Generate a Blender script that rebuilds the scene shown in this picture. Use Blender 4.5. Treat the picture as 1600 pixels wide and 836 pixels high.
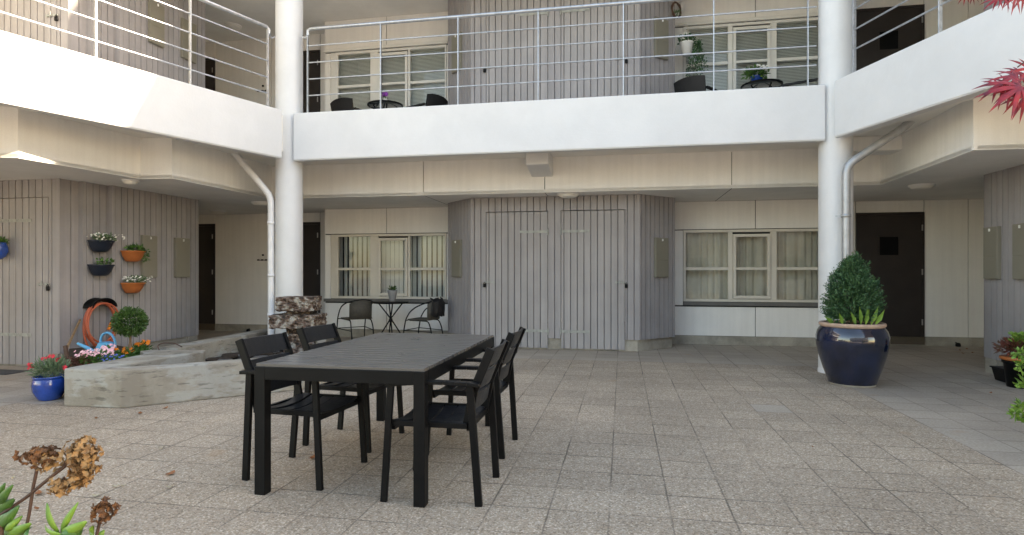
import bpy, bmesh, math, random
from mathutils import Vector, Matrix
random.seed(7)
for o in list(bpy.data.objects): bpy.data.objects.remove(o)
R = math.radians
SC = bpy.context.scene
COL = SC.collection

# ------------------------------------------------------------------ camera, sky, sun, exposure
FP = 920.0; HZ = 425.0; CH = 1.25                 # focal length in photo pixels, horizon row, camera height
cam = bpy.data.cameras.new('camera'); camo = bpy.data.objects.new('camera', cam); COL.objects.link(camo)
camo.location = (0, 0, CH); camo.rotation_euler = (R(90), 0, 0)
cam.sensor_width = 36; cam.lens = FP/1600*36; cam.shift_y = 7/1600.0
cam.clip_start = 0.05; cam.clip_end = 500
SC.camera = camo
SUN_EL = 23.0; SUN_DIR = Vector((0.995, -0.10, 0)).normalized()
w = bpy.data.worlds.new('World'); SC.world = w; w.use_nodes = True
nt = w.node_tree; bg = nt.nodes['Background']
sky = nt.nodes.new('ShaderNodeTexSky'); sky.sky_type = 'NISHITA'; sky.sun_disc = False
sky.sun_elevation = R(SUN_EL); sky.sun_rotation = math.atan2(SUN_DIR.x, SUN_DIR.y)
sky.dust_density = 0.8; sky.air_density = 1.0; sky.ozone_density = 1.0
nt.links.new(sky.outputs[0], bg.inputs[0]); bg.inputs[1].default_value = 0.15
sl = bpy.data.lights.new('sun', 'SUN'); sl.energy = 3.5; sl.angle = R(0.5); sl.color = (1, .95, .87)
slo = bpy.data.objects.new('sun', sl); COL.objects.link(slo)
sv = Vector((SUN_DIR.x*math.cos(R(SUN_EL)), SUN_DIR.y*math.cos(R(SUN_EL)), math.sin(R(SUN_EL))))
slo.rotation_euler = sv.to_track_quat('Z', 'Y').to_euler(); slo.location = (12, -3, 15)
vs = SC.view_settings
vs.view_transform = 'Standard'; vs.look = 'None'; vs.gamma = 1; vs.use_curve_mapping = False
vs.exposure = 2.5
try:
    vs.use_white_balance = True; vs.white_balance_temperature = 8600; vs.white_balance_tint = 12
except Exception: pass
try:
    SC.cycles.max_bounces = 10; SC.cycles.diffuse_bounces = 7; SC.cycles.transparent_max_bounces = 12
    SC.cycles.sample_clamp_indirect = 6
except Exception: pass

# ------------------------------------------------------------------ materials
def mat(name, col, rough=.7, var=.12, vscale=3.0, bump=0.0, bscale=60.0, metal=0.0, col2=None, streak=0.0, spec=.5, speck=0.0, coat=0.0, zstain=None):
    m = bpy.data.materials.new(name); m.use_nodes = True
    n = m.node_tree.nodes; l = m.node_tree.links; b = n['Principled BSDF']
    tc = n.new('ShaderNodeTexCoord')
    no = n.new('ShaderNodeTexNoise'); no.inputs['Scale'].default_value = vscale; no.inputs['Detail'].default_value = 6; no.inputs['Roughness'].default_value = .65
    l.new(tc.outputs['Object'], no.inputs['Vector'])
    c2 = col2 if col2 else tuple(max(0, c*(1-var)) for c in col)
    cr = n.new('ShaderNodeValToRGB'); cr.color_ramp.elements[0].position = .36; cr.color_ramp.elements[1].position = .64
    cr.color_ramp.elements[0].color = (*c2, 1); cr.color_ramp.elements[1].color = (*[min(1, c*(1+var*.5)) for c in col], 1)
    l.new(no.outputs[0], cr.inputs[0]); out = cr.outputs[0]
    def mul(out, fac_socket, lo, hi, p0=.4, p1=.6):
        r = n.new('ShaderNodeMapRange'); r.inputs['From Min'].default_value = p0; r.inputs['From Max'].default_value = p1
        r.inputs['To Min'].default_value = lo; r.inputs['To Max'].default_value = hi
        l.new(fac_socket, r.inputs['Value'])
        mx = n.new('ShaderNodeMix'); mx.data_type = 'RGBA'; mx.blend_type = 'MULTIPLY'; mx.inputs[0].default_value = 1
        l.new(out, mx.inputs[6]); l.new(r.outputs[0], mx.inputs[7]); return mx.outputs[2]
    if streak:
        mp = n.new('ShaderNodeMapping'); mp.inputs['Scale'].default_value = (9, 9, .35)
        l.new(tc.outputs['Object'], mp.inputs[0])
        n2 = n.new('ShaderNodeTexNoise'); n2.inputs['Scale'].default_value = 1.4; n2.inputs['Detail'].default_value = 5
        l.new(mp.outputs[0], n2.inputs['Vector']); out = mul(out, n2.outputs[0], 1-streak, 1.02)
    if speck:
        n3 = n.new('ShaderNodeTexNoise'); n3.inputs['Scale'].default_value = 160; n3.inputs['Detail'].default_value = 2
        l.new(tc.outputs['Object'], n3.inputs['Vector']); out = mul(out, n3.outputs[0], 1-speck, 1+speck*.6)
    l.new(out, b.inputs['Base Color'])
    b.inputs['Roughness'].default_value = rough; b.inputs['Metallic'].default_value = metal
    b.inputs['Specular IOR Level'].default_value = spec
    if coat: b.inputs['Coat Weight'].default_value = coat; b.inputs['Coat Roughness'].default_value = .06
    rr = n.new('ShaderNodeMapRange'); rr.inputs['To Min'].default_value = max(0.02, rough-.1); rr.inputs['To Max'].default_value = min(1, rough+.1)
    l.new(no.outputs[0], rr.inputs['Value']); l.new(rr.outputs[0], b.inputs['Roughness'])
    if bump:
        nb = n.new('ShaderNodeTexNoise'); nb.inputs['Scale'].default_value = bscale; nb.inputs['Detail'].default_value = 4
        l.new(tc.outputs['Object'], nb.inputs['Vector'])
        bp = n.new('ShaderNodeBump'); bp.inputs['Strength'].default_value = bump; bp.inputs['Distance'].default_value = .01
        l.new(nb.outputs[0], bp.inputs['Height']); l.new(bp.outputs[0], b.inputs['Normal'])
    return m

M = {}
M['white'] = mat('white_paint', (.69, .695, .70), .55, .06, 1.2, .12, 40)
M['col'] = mat('column_paint', (.69, .695, .70), .5, .055, 1.6, .15, 30)
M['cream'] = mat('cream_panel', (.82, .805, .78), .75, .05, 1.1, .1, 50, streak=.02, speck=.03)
M['creamtrim'] = mat('cream_trim', (.66, .62, .55), .5, .05, 3)
M['uptrim'] = mat('white_trim', (.74, .73, .70), .45, .04, 3)
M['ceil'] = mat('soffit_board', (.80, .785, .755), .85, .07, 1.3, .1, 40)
M['timber'] = mat('grey_timber', (.33, .312, .318), .65, .10, 2.0, .25, 45, streak=.09)
M['doorboard'] = mat('grey_door_timber', (.345, .326, .328), .62, .10, 1.6, .25, 45, streak=.10)
M['dark'] = mat('dark_door', (.030, .023, .021), .5, .2, 3)
M['voiddark'] = mat('dark_backing', (.03, .03, .03), .9, .1)
M['plinth'] = mat('concrete_plinth', (.36, .33, .28), .9, .35, 2.5, .4, 30, speck=.08)
M['cabinet'] = mat('meter_cabinet', (.22, .205, .165), .5, .06, 3)
M['galv'] = mat('galvanised_steel', (.50, .52, .55), .38, .18, 14, metal=.75)
M['hinge'] = mat('dull_galvanised', (.36, .37, .35), .6, .25, 14, metal=.2)
M['zinc'] = mat('zinc_pipe', (.46, .47, .48), .5, .15, 10, metal=.55)
M['pipewhite'] = mat('white_pipe', (.74, .74, .75), .4, .06, 8)
M['black'] = mat('black_metal', (.004, .004, .0045), .45, .3, 6, spec=.18)
M['polywood'] = mat('black_slat', (.009, .010, .013), .42, .25, 12, .2, 90, spec=.4)
M['tabletop'] = mat('table_slat', (.105, .096, .088), .30, .12, 5, .10, 120, spec=.5)
M['rattan'] = mat('grey_rattan', (.075, .067, .055), .8, .25, 30, .5, 150)
M['blackfab'] = mat('black_rattan', (.007, .007, .009), .6, .3, 30, .5, 120)
M['sill'] = mat('slate_sill', (.13, .125, .12), .6, .2, 5)
M['blind'] = mat('blind_slat', (.72, .72, .69), .7, .05, 5)
M['curtain'] = mat('curtain_cloth', (.68, .63, .54), .9, .08, 4)
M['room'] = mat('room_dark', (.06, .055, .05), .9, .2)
M['concrete'] = None
M['navyglaze'] = mat('navy_glaze', (.004, .010, .034), .10, .7, 5, .05, 12, coat=.8, spec=.6)
M['blueglaze'] = mat('blue_glaze', (.008, .06, .32), .15, .4, 5, .05, 14, coat=.7)
M['navypl'] = mat('navy_plastic', (.012, .018, .032), .4, .2, 8)
M['terra'] = mat('terracotta_plastic', (.42, .125, .035), .5, .12, 8)
M['clayrim'] = mat('bare_clay', (.48, .33, .25), .85, .2, 9, .2)
M['soil'] = mat('soil', (.045, .03, .02), 1, .4, 25, 1, 30)
M['orangehose'] = mat('orange_hose', (.52, .12, .06), .5, .1, 8)
M['bluecan'] = mat('blue_plastic', (.10, .42, .68), .4, .06, 6)
M['wood'] = mat('weathered_wood', (.32, .20, .10), .7, .3, 10)
M['rust'] = mat('rusty_iron', (.09, .05, .035), .8, .4, 20)
M['trunk'] = mat('bark', (.20, .13, .08), .9, .3, 20, .6, 60)
M['leafdk'] = mat('conifer_foliage', (.05, .13, .045), .6, .5, 14, col2=(.02, .06, .026))
M['leafbox'] = mat('box_foliage', (.06, .13, .025), .5, .5, 18, col2=(.02, .06, .012))
M['leafgreen'] = mat('leaf_green', (.07, .17, .03), .45, .3, 10, col2=(.035, .10, .02))
M['leaflime'] = mat('leaf_lime', (.17, .30, .04), .45, .25, 10, col2=(.09, .20, .035))
M['leafgrey'] = mat('leaf_greygreen', (.12, .19, .10), .6, .3, 18)
M['leafburg'] = mat('leaf_burgundy', (.16, .035, .03), .5, .4, 18, col2=(.08, .05, .02))
M['maple'] = mat('maple_red', (.30, .012, .016), .4, .4, 22, col2=(.10, .006, .018))
M['dry'] = mat('dried_petal', (.36, .22, .10), .8, .3, 30, col2=(.20, .10, .04))
M['dry2'] = mat('dried_petal_brown', (.20, .085, .03), .8, .4, 30, col2=(.09, .04, .02))
M['stem'] = mat('brown_stem', (.09, .045, .03), .7, .3, 20)
M['pflower'] = mat('pink_petal', (.85, .38, .46), .6, .25, 30, col2=(.9, .62, .62))
M['wflower'] = mat('white_petal', (.85, .85, .80), .6, .05, 30)
M['rflower'] = mat('red_petal', (.75, .035, .06), .5, .2, 30)
M['oflower'] = mat('orange_petal', (.85, .22, .01), .5, .2, 30)
M['puflower'] = mat('purple_petal', (.30, .06, .42), .5, .2, 30)
M['bflower'] = mat('blue_petal', (.10, .16, .60), .5, .2, 30)
M['lamp'] = mat('opal_lamp', (.75, .74, .70), .4, .03, 4)
M['mat'] = mat('rubber_mat', (.07, .07, .072), .9, .2, 30, .5, 120)
M['deadleaf'] = mat('dead_leaf', (.34, .13, .05), .8, .4, 12)
M['deadleaf2'] = mat('pale_dead_leaf', (.50, .44, .30), .8, .3, 12)
M['greypot'] = mat('grey_pot', (.25, .25, .25), .7, .1, 8)
M['whitepl'] = mat('white_plastic', (.78, .78, .77), .4, .03, 8)
M['roof'] = mat('roof_metal', (.42, .42, .42), .6, .1, 3)
M['tableglass'] = mat('table_glass', (.05, .06, .06), .08, .1, 3, spec=.8)
M['water'] = mat('dark_water', (.012, .013, .012), .06, .3, 2, .25, 9, spec=.6)

def glass_mat():
    m = bpy.data.materials.new('window_glass'); m.use_nodes = True
    n = m.node_tree.nodes; l = m.node_tree.links; n.remove(n['Principled BSDF'])
    tr = n.new('ShaderNodeBsdfTransparent'); tr.inputs[0].default_value = (.90, .93, .92, 1)
    gl = n.new('ShaderNodeBsdfGlossy'); gl.inputs['Roughness'].default_value = .01
    fr = n.new('ShaderNodeFresnel'); fr.inputs[0].default_value = 1.5
    tc = n.new('ShaderNodeTexCoord'); no = n.new('ShaderNodeTexNoise'); no.inputs['Scale'].default_value = 1.3
    bp = n.new('ShaderNodeBump'); bp.inputs['Strength'].default_value = .12; bp.inputs['Distance'].default_value = .01
    l.new(tc.outputs['Object'], no.inputs['Vector']); l.new(no.outputs[0], bp.inputs['Height']); l.new(bp.outputs[0], gl.inputs['Normal'])
    mx = n.new('ShaderNodeMixShader'); l.new(fr.outputs[0], mx.inputs[0]); l.new(tr.outputs[0], mx.inputs[1]); l.new(gl.outputs[0], mx.inputs[2])
    l.new(mx.outputs[0], n['Material Output'].inputs[0]); return m
M['glass'] = glass_mat()

def concrete_mat():
    m = bpy.data.materials.new('stained_concrete'); m.use_nodes = True
    n = m.node_tree.nodes; l = m.node_tree.links; b = n['Principled BSDF']
    tc = n.new('ShaderNodeTexCoord')
    def noise(sc, det=6, vec=None, scl=None):
        x = n.new('ShaderNodeTexNoise'); x.inputs['Scale'].default_value = sc; x.inputs['Detail'].default_value = det; x.inputs['Roughness'].default_value = .65
        if scl:
            mp = n.new('ShaderNodeMapping'); mp.inputs['Scale'].default_value = scl; l.new(tc.outputs['Object'], mp.inputs[0]); l.new(mp.outputs[0], x.inputs['Vector'])
        else: l.new(tc.outputs['Object'], x.inputs['Vector'])
        return x.outputs[0]
    def ramp(f, a, ca, bb, cb):
        r = n.new('ShaderNodeValToRGB'); r.color_ramp.elements[0].position = a; r.color_ramp.elements[1].position = bb
        r.color_ramp.elements[0].color = (*ca, 1); r.color_ramp.elements[1].color = (*cb, 1); l.new(f, r.inputs[0]); return r.outputs[0]
    base = ramp(noise(2.2), .40, (.26, .23, .185), .60, (.36, .33, .275))
    lime = ramp(noise(2.0, 8, scl=(1, 1, 2.2)), .50, (0, 0, 0), .56, (1, 1, 1))
    mx = n.new('ShaderNodeMix'); mx.data_type = 'RGBA'; lm = n.new('ShaderNodeMath'); lm.operation = 'MULTIPLY'; lm.inputs[1].default_value = .55; l.new(lime, lm.inputs[0]); l.new(lm.outputs[0], mx.inputs[0]); l.new(base, mx.inputs[6]); mx.inputs[7].default_value = (.42, .425, .40, 1)
    dk = ramp(noise(5, 8, scl=(1, 1, 6)), .56, (1, 1, 1), .64, (.42, .42, .42))
    m2 = n.new('ShaderNodeMix'); m2.data_type = 'RGBA'; m2.blend_type = 'MULTIPLY'; m2.inputs[0].default_value = .8
    l.new(mx.outputs[2], m2.inputs[6]); l.new(dk, m2.inputs[7]); l.new(m2.outputs[2], b.inputs['Base Color'])
    b.inputs['Roughness'].default_value = .85
    bp = n.new('ShaderNodeBump'); bp.inputs['Strength'].default_value = .5; bp.inputs['Distance'].default_value = .01
    l.new(noise(28, 8), bp.inputs['Height']); l.new(bp.outputs[0], b.inputs['Normal'])
    return m
M['concrete'] = concrete_mat()

def stone_mat():
    m = bpy.data.materials.new('red_granite'); m.use_nodes = True
    n = m.node_tree.nodes; l = m.node_tree.links; b = n['Principled BSDF']
    tc = n.new('ShaderNodeTexCoord'); v = n.new('ShaderNodeTexVoronoi'); v.inputs['Scale'].default_value = 26
    no = n.new('ShaderNodeTexNoise'); no.inputs['Scale'].default_value = 13; no.inputs['Detail'].default_value = 10
    l.new(tc.outputs['Object'], v.inputs['Vector']); l.new(tc.outputs['Object'], no.inputs['Vector'])
    r = n.new('ShaderNodeValToRGB'); e = r.color_ramp.elements
    e[0].position = .38; e[0].color = (.035, .025, .02, 1); e[1].position = .62; e[1].color = (.36, .33, .29, 1)
    x = e.new(.46); x.color = (.125, .075, .055, 1); x = e.new(.53); x.color = (.20, .15, .12, 1)
    l.new(no.outputs[0], r.inputs[0]); l.new(r.outputs[0], b.inputs['Base Color']); b.inputs['Roughness'].default_value = .7
    bp = n.new('ShaderNodeBump'); bp.inputs['Strength'].default_value = .9; bp.inputs['Distance'].default_value = .03
    l.new(v.outputs['Distance'], bp.inputs['Height']); l.new(bp.outputs[0], b.inputs['Normal'])
    return m
M['stone'] = stone_mat()

ANG = math.atan2(-.184, .983)                     # the building's grid: s runs along the back wall, t away from the camera
UX, UY = .9829, -.1840
def W(s, t): return Vector((s*UX - t*UY, s*UY + t*UX))
def ST(x, y): return (x*UX + y*UY, -x*UY + y*UX)
def s_at(px, t):                                  # s of the sight line through column px where it meets depth t
    k = (px-800)/FP; Y = t/(-k*UY + UX); return k*Y*UX + Y*UY
def G(px, py, z=0.0):                             # world point at height z seen at (px, py)
    Y = (CH-z)*FP/(py-HZ); return Vector(((px-800)/FP*Y, Y))
def P3(px, py, Y): return Vector(((px-800)/FP*Y, Y, CH-(py-HZ)/FP*Y))

def floor_mat():
    m = bpy.data.materials.new('paving'); m.use_nodes = True
    n = m.node_tree.nodes; l = m.node_tree.links; b = n['Principled BSDF']
    tc = n.new('ShaderNodeTexCoord')
    mp = n.new('ShaderNodeMapping'); mp.inputs['Rotation'].default_value = (0, 0, -ANG)
    l.new(tc.outputs['Object'], mp.inputs[0])
    wob = n.new('ShaderNodeTexNoise'); wob.inputs['Scale'].default_value = 9; l.new(mp.outputs[0], wob.inputs['Vector'])
    sub = n.new('ShaderNodeVectorMath'); sub.operation = 'MULTIPLY_ADD'; sub.inputs[1].default_value = (.006,)*3
    l.new(wob.outputs['Color'], sub.inputs[0]); l.new(mp.outputs[0], sub.inputs[2])
    sx = n.new('ShaderNodeSeparateXYZ'); l.new(sub.outputs[0], sx.inputs[0])
    def math_(op, a, bb=None, c=None):
        x = n.new('ShaderNodeMath'); x.operation = op
        for i, v in enumerate((a, bb, c)):
            if v is None: continue
            if isinstance(v, (int, float)): x.inputs[i].default_value = v
            else: l.new(v, x.inputs[i])
        return x.outputs[0]
    TS = .312
    u = math_('DIVIDE', math_('ADD', sx.outputs[0], .063), TS); v = math_('DIVIDE', math_('ADD', sx.outputs[1], .03), TS)
    fu = math_('FRACT', u); fv = math_('FRACT', v); iu = math_('FLOOR', u); iv = math_('FLOOR', v)
    du = math_('ABSOLUTE', math_('SUBTRACT', fu, .5)); dv = math_('ABSOLUTE', math_('SUBTRACT', fv, .5))
    def joint(d, lo, hi):
        r = n.new('ShaderNodeMapRange'); r.inputs['From Min'].default_value = lo; r.inputs['From Max'].default_value = hi; l.new(d, r.inputs['Value']); return r.outputs[0]
    jw = n.new('ShaderNodeTexNoise'); jw.inputs['Scale'].default_value = 1.7; jw.inputs['Detail'].default_value = 3; l.new(mp.outputs[0], jw.inputs['Vector'])
    ju = joint(du, .480, .489); jv = joint(dv, .478, .488)
    jj = math_('MAXIMUM', math_('MULTIPLY', ju, .95), jv)
    fade = joint(jw.outputs[0], .38, .60)
    jj = math_('MULTIPLY', jj, math_('MULTIPLY_ADD', fade, .8, .2))
    ids = n.new('ShaderNodeCombineXYZ'); l.new(iu, ids.inputs[0]); l.new(iv, ids.inputs[1])
    wn = n.new('ShaderNodeTexWhiteNoise'); wn.noise_dimensions = '2D'; l.new(ids.outputs[0], wn.inputs['Vector'])
    # smooth slab zone by tile index: under the galleries
    ts = math_('MULTIPLY', iu, TS); tt = math_('MULTIPLY', iv, TS)
    z1 = math_('GREATER_THAN', tt, 8.15)
    z2 = math_('GREATER_THAN', math_('ADD', ts, math_('MULTIPLY', tt, -.0)), 2.45)
    z3 = math_('LESS_THAN', math_('SUBTRACT', ts, math_('MULTIPLY', tt, .55)), -8.1)
    z2 = math_('MULTIPLY', z2, math_('GREATER_THAN', tt, 4.0))
    zr = math_('MULTIPLY', math_('COMPARE', ts, TS*4, .1), math_('COMPARE', tt, TS*18, .1))
    zz = math_('MINIMUM', math_('ADD', math_('ADD', z1, z2), math_('ADD', z3, zr)), 1)
    # aggregate
    ag = n.new('ShaderNodeTexVoronoi'); ag.inputs['Scale'].default_value = 125; l.new(tc.outputs['Object'], ag.inputs['Vector'])
    agc = n.new('ShaderNodeSeparateColor'); l.new(ag.outputs['Color'], agc.inputs[0])
    r = n.new('ShaderNodeValToRGB'); e = r.color_ramp.elements
    e[0].position = 0; e[0].color = (.20, .15, .105, 1); e[1].position = 1; e[1].color = (.62, .52, .41, 1)
    for p, c in ((.16, (.29, .23, .17)), (.4, (.35, .29, .225)), (.62, (.41, .31, .225)), (.84, (.42, .36, .295))):
        x = e.new(p); x.color = (*c, 1)
    l.new(agc.outputs[0], r.inputs[0])
    sm = n.new('ShaderNodeTexNoise'); sm.inputs['Scale'].default_value = 60; sm.inputs['Detail'].default_value = 5; l.new(tc.outputs['Object'], sm.inputs['Vector'])
    r2 = n.new('ShaderNodeValToRGB'); r2.color_ramp.elements[0].position = .35; r2.color_ramp.elements[1].position = .65
    r2.color_ramp.elements[0].color = (.33, .28, .23, 1); r2.color_ramp.elements[1].color = (.42, .365, .305, 1); l.new(sm.outputs[0], r2.inputs[0])
    def mix(f, a, bb, mode='MIX'):
        x = n.new('ShaderNodeMix'); x.data_type = 'RGBA'; x.blend_type = mode
        for i, vv in ((0, f), (6, a), (7, bb)):
            if isinstance(vv, (int, float)): x.inputs[i].default_value = vv
            elif isinstance(vv, tuple): x.inputs[i].default_value = vv
            else: l.new(vv, x.inputs[i])
        return x.outputs[2]
    c = mix(zz, r.outputs[0], r2.outputs[0])
    tone = n.new('ShaderNodeMapRange'); tone.inputs['To Min'].default_value = 1.02; tone.inputs['To Max'].default_value = 1.18; l.new(wn.outputs[0], tone.inputs['Value'])
    c = mix(1.0, c, tone.outputs[0], 'MULTIPLY')
    st = n.new('ShaderNodeTexNoise'); st.inputs['Scale'].default_value = .55; st.inputs['Detail'].default_value = 7; st.inputs['Roughness'].default_value = .62; l.new(tc.outputs['Object'], st.inputs['Vector'])
    sr = n.new('ShaderNodeMapRange'); sr.inputs['From Min'].default_value = .35; sr.inputs['From Max'].default_value = .62; sr.inputs['To Min'].default_value = .80; sr.inputs['To Max'].default_value = 1.06; l.new(st.outputs[0], sr.inputs['Value'])
    c = mix(1.0, c, sr.outputs[0], 'MULTIPLY')
    spn = n.new('ShaderNodeTexNoise'); spn.inputs['Scale'].default_value = 2.1; spn.inputs['Detail'].default_value = 2; l.new(tc.outputs['Object'], spn.inputs['Vector'])
    sp = joint(spn.outputs[0], .68, .74); c = mix(math_('MULTIPLY', sp, .35), c, (.40, .25, .14, 1))
    c = mix(math_('MULTIPLY', jj, .72), c, (.055, .047, .038, 1))
    l.new(c, b.inputs['Base Color']); b.inputs['Roughness'].default_value = .8; b.inputs['Specular IOR Level'].default_value = .3
    hh = math_('SUBTRACT', math_('MULTIPLY', ag.outputs['Distance'], math_('SUBTRACT', 1, zz)), math_('MULTIPLY', jj, 1.2))
    bp = n.new('ShaderNodeBump'); bp.inputs['Strength'].default_value = .35; bp.inputs['Distance'].default_value = .006
    l.new(hh, bp.inputs['Height']); l.new(bp.outputs[0], b.inputs['Normal'])
    return m
M['floor'] = floor_mat()

# ------------------------------------------------------------------ mesh builder
class MB:
    def __init__(self, mtx=None): self.v = []; self.f = []; self.sm = []; self.m = mtx or Matrix()
    def add(self, vs, fs, smooth=False):
        o = len(self.v); self.v += [self.m @ Vector(p) for p in vs]
        self.f += [tuple(i+o for i in f) for f in fs]; self.sm += [smooth]*len(fs); return self
    def box(self, x0, x1, y0, y1, z0, z1):
        vs = [(x, y, z) for z in (z0, z1) for y in (y0, y1) for x in (x0, x1)]
        return self.add(vs, [(0, 2, 3, 1), (4, 5, 7, 6), (0, 1, 5, 4), (2, 6, 7, 3), (0, 4, 6, 2), (1, 3, 7, 5)])
    def bar(self, a, b, w, h, up=(0, 0, 1)):
        a = Vector(a); b = Vector(b); d = (b-a).normalized(); up = Vector(up)
        sd = d.cross(up)
        if sd.length < 1e-4: sd = d.cross(Vector((1, 0, 0)))
        sd.normalize(); u = sd.cross(d).normalized(); sd *= w/2; u *= h/2
        vs = [p+i*sd+j*u for p in (a, b) for i, j in ((-1, -1), (1, -1), (1, 1), (-1, 1))]
        return self.add(vs, [(0, 1, 2, 3), (7, 6, 5, 4), (0, 4, 5, 1), (1, 5, 6, 2), (2, 6, 7, 3), (3, 7, 4, 0)])
    def prism(self, poly, z0, z1):
        n = len(poly); vs = [(p[0], p[1], z0) for p in poly]+[(p[0], p[1], z1) for p in poly]
        area = sum(poly[i][0]*poly[(i+1) % n][1]-poly[(i+1) % n][0]*poly[i][1] for i in range(n))
        fs = [tuple(range(n))[::-1], tuple(range(n, 2*n))]+[(i, (i+1) % n, (i+1) % n+n, i+n) for i in range(n)]
        if area < 0: fs = [f[::-1] for f in fs]
        return self.add(vs, fs)
    def tube(self, pts, r, seg=10, smooth=True, cap=True):
        pts = [Vector(p) for p in pts]; n = len(pts)
        rr = r if isinstance(r, (list, tuple)) else [r]*n
        vs = []; prev = None
        for i, p in enumerate(pts):
            t = (pts[min(i+1, n-1)]-pts[max(i-1, 0)]).normalized()
            if prev is None:
                a = t.cross(Vector((0, 0, 1)));
                if a.length < .05: a = t.cross(Vector((1, 0, 0)))
            else: a = prev - t*prev.dot(t)
            a.normalize(); prev = a; bb = t.cross(a)
            for k in range(seg):
                an = 2*math.pi*k/seg; vs.append(p+(a*math.cos(an)+bb*math.sin(an))*rr[i])
        fs = []
        for i in range(n-1):
            for k in range(seg):
                k2 = (k+1) % seg; fs.append((i*seg+k, (i)*seg+k2, (i+1)*seg+k2, (i+1)*seg+k))
        self.add(vs, fs, smooth)
        if cap:
            self.add(vs[:seg], [tuple(range(seg))[::-1]]); self.add(vs[-seg:], [tuple(range(seg))])
        return self
    def lathe(self, prof, c=(0, 0, 0), seg=32, smooth=True, a0=0, a1=2*math.pi, sq=1.0, jit=0.0):
        full = abs(a1-a0-2*math.pi) < 1e-4; n = seg if full else seg+1; vs = []; fs = []
        for (r, z) in prof:
            for k in range(n):
                an = a0+(a1-a0)*k/seg; q = r*(1+random.uniform(-jit, jit)) if jit else r
                vs.append((c[0]+q*math.cos(an), c[1]+q*sq*math.sin(an), c[2]+z+(random.uniform(-jit, jit)*.08 if jit else 0)))
        for i in range(len(prof)-1):
            for k in range(seg):
                k2 = (k+1) % n
                fs.append((i*n+k, i*n+k2, (i+1)*n+k2, (i+1)*n+k))
        return self.add(vs, fs, smooth)
    def build(self, name, material, parent=None, bevel=0, label=None, solid=0):
        me = bpy.data.meshes.new(name)
        base = Vector((0, 0, 0)); p = parent
        while p is not None: base += p.location; p = p.parent
        me.from_pydata([v-base for v in self.v], [], self.f); me.validate()
        me.polygons.foreach_set('use_smooth', self.sm if len(self.sm) == len(me.polygons) else [False]*len(me.polygons))
        me.materials.append(material); me.update()
        o = bpy.data.objects.new(name, me); COL.objects.link(o)
        if parent is not None: o.parent = parent
        if bevel:
            b = o.modifiers.new('bevel', 'BEVEL'); b.width = bevel; b.segments = 2; b.limit_method = 'ANGLE'; b.angle_limit = R(40)
        if solid:
            b = o.modifiers.new('solidify', 'SOLIDIFY'); b.thickness = solid
        if label: o['label'] = label
        return o
def tag(o, label, cat, group=None, kind=None):
    o['label'] = label; o['category'] = cat
    if group: o['group'] = group
    if kind: o['kind'] = kind
    return o
def thing(name, label, cat, loc=(0, 0, 0), group=None):
    o = bpy.data.objects.new(name, None); COL.objects.link(o); o.location = loc; o.empty_display_size = .1
    return tag(o, label, cat, group)
def recenter(o):                                  # put a single mesh's origin at its base
    me = o.data; xs = [v.co for v in me.vertices]
    c = Vector(((min(p.x for p in xs)+max(p.x for p in xs))/2, (min(p.y for p in xs)+max(p.y for p in xs))/2, min(p.z for p in xs)))
    me.transform(Matrix.Translation(-c)); o.location = o.location+c; return o
def copy_tree(o, parent=None):
    c = o.copy(); COL.objects.link(c)
    if parent is not None: c.parent = parent
    for ch in list(o.children): copy_tree(ch, c)
    return c
FR = Matrix.Rotation(ANG, 4, 'Z')                 # builds in (s, t, z)
UP = 3.52                                         # storey height
CZ = 2.47                                         # lower soffit
CZ2 = 6.12                                        # upper soffit

# ------------------------------------------------------------------ ground
g = MB(); g.add([(-70, -70, 0), (70, -70, 0), (70, 70, 0), (-70, 70, 0)], [(0, 1, 2, 3)])
g = g.build('ground', M['floor']); g['kind'] = 'structure'

# band / gallery lines
LB0 = Vector((-3.255, 8.34)); LD = Vector((-.5, -.866)); LN = Vector((-.866, .5))     # left gallery edge, running to the camera; LN points outward
RB0 = Vector((3.87, 7.07)); RD = Vector((.15, -.989)).normalized(); RN = Vector((.989, .15)).normalized()
CL = W(s_at(458, 7.78), 7.78); CR = W(s_at(1290, 7.78), 7.78); CN = Vector((-UY, UX))
LB1 = LB0+LD*7.6; RB1 = RB0+RD*7.6
B1 = Vector((-5.4, -4.6)); B2 = Vector((3.2, -5.2))

# floor slab of the gallery (underside z 3.0, deck 3.52): ring of prisms
def quad_prism(mb, a, b, na, nb, d0, d1, z0, z1):
    mb.prism([a+na*d0, b+nb*d0, b+nb*d1, a+na*d1], z0, z1)
fasc = [Vector((-11, 7.2)), Vector((-5.42, 6.24)), Vector((-5.26, 6.27)), Vector((-4.85, 7.69)), Vector((-4.41, 7.64)), Vector((-3.98, 9.76)),
        W(s_at(1376, 9.0), 9.0), Vector((4.60, 5.87)), Vector((5.04, 5.80)), Vector((11, 4.7))]
CLk = LB0+LN*.1; CRk = RB0+RN*.1; pLc = W(s_at(452, 7.98), 7.98); pRc = W(s_at(1305.5, 7.95), 7.95)
ring_in = [LB1+LN*.1, CLk, pLc, CL+CN*.1, CR+CN*.1, pRc, CRk, RB1+RN*.1]
slab = thing('gallery_slab', 'upper gallery floor slab with pale underside behind the white parapets', 'gallery floor', (0, 9, 3.0))
mb = MB(); mb.prism([p for p in ring_in]+[Vector((12, RB1.y)), Vector((12, 15)), Vector((-13, 15)), Vector((-13, LB1.y))], 3.0, UP)
mb.build('deck', M['ceil'], slab)

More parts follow.
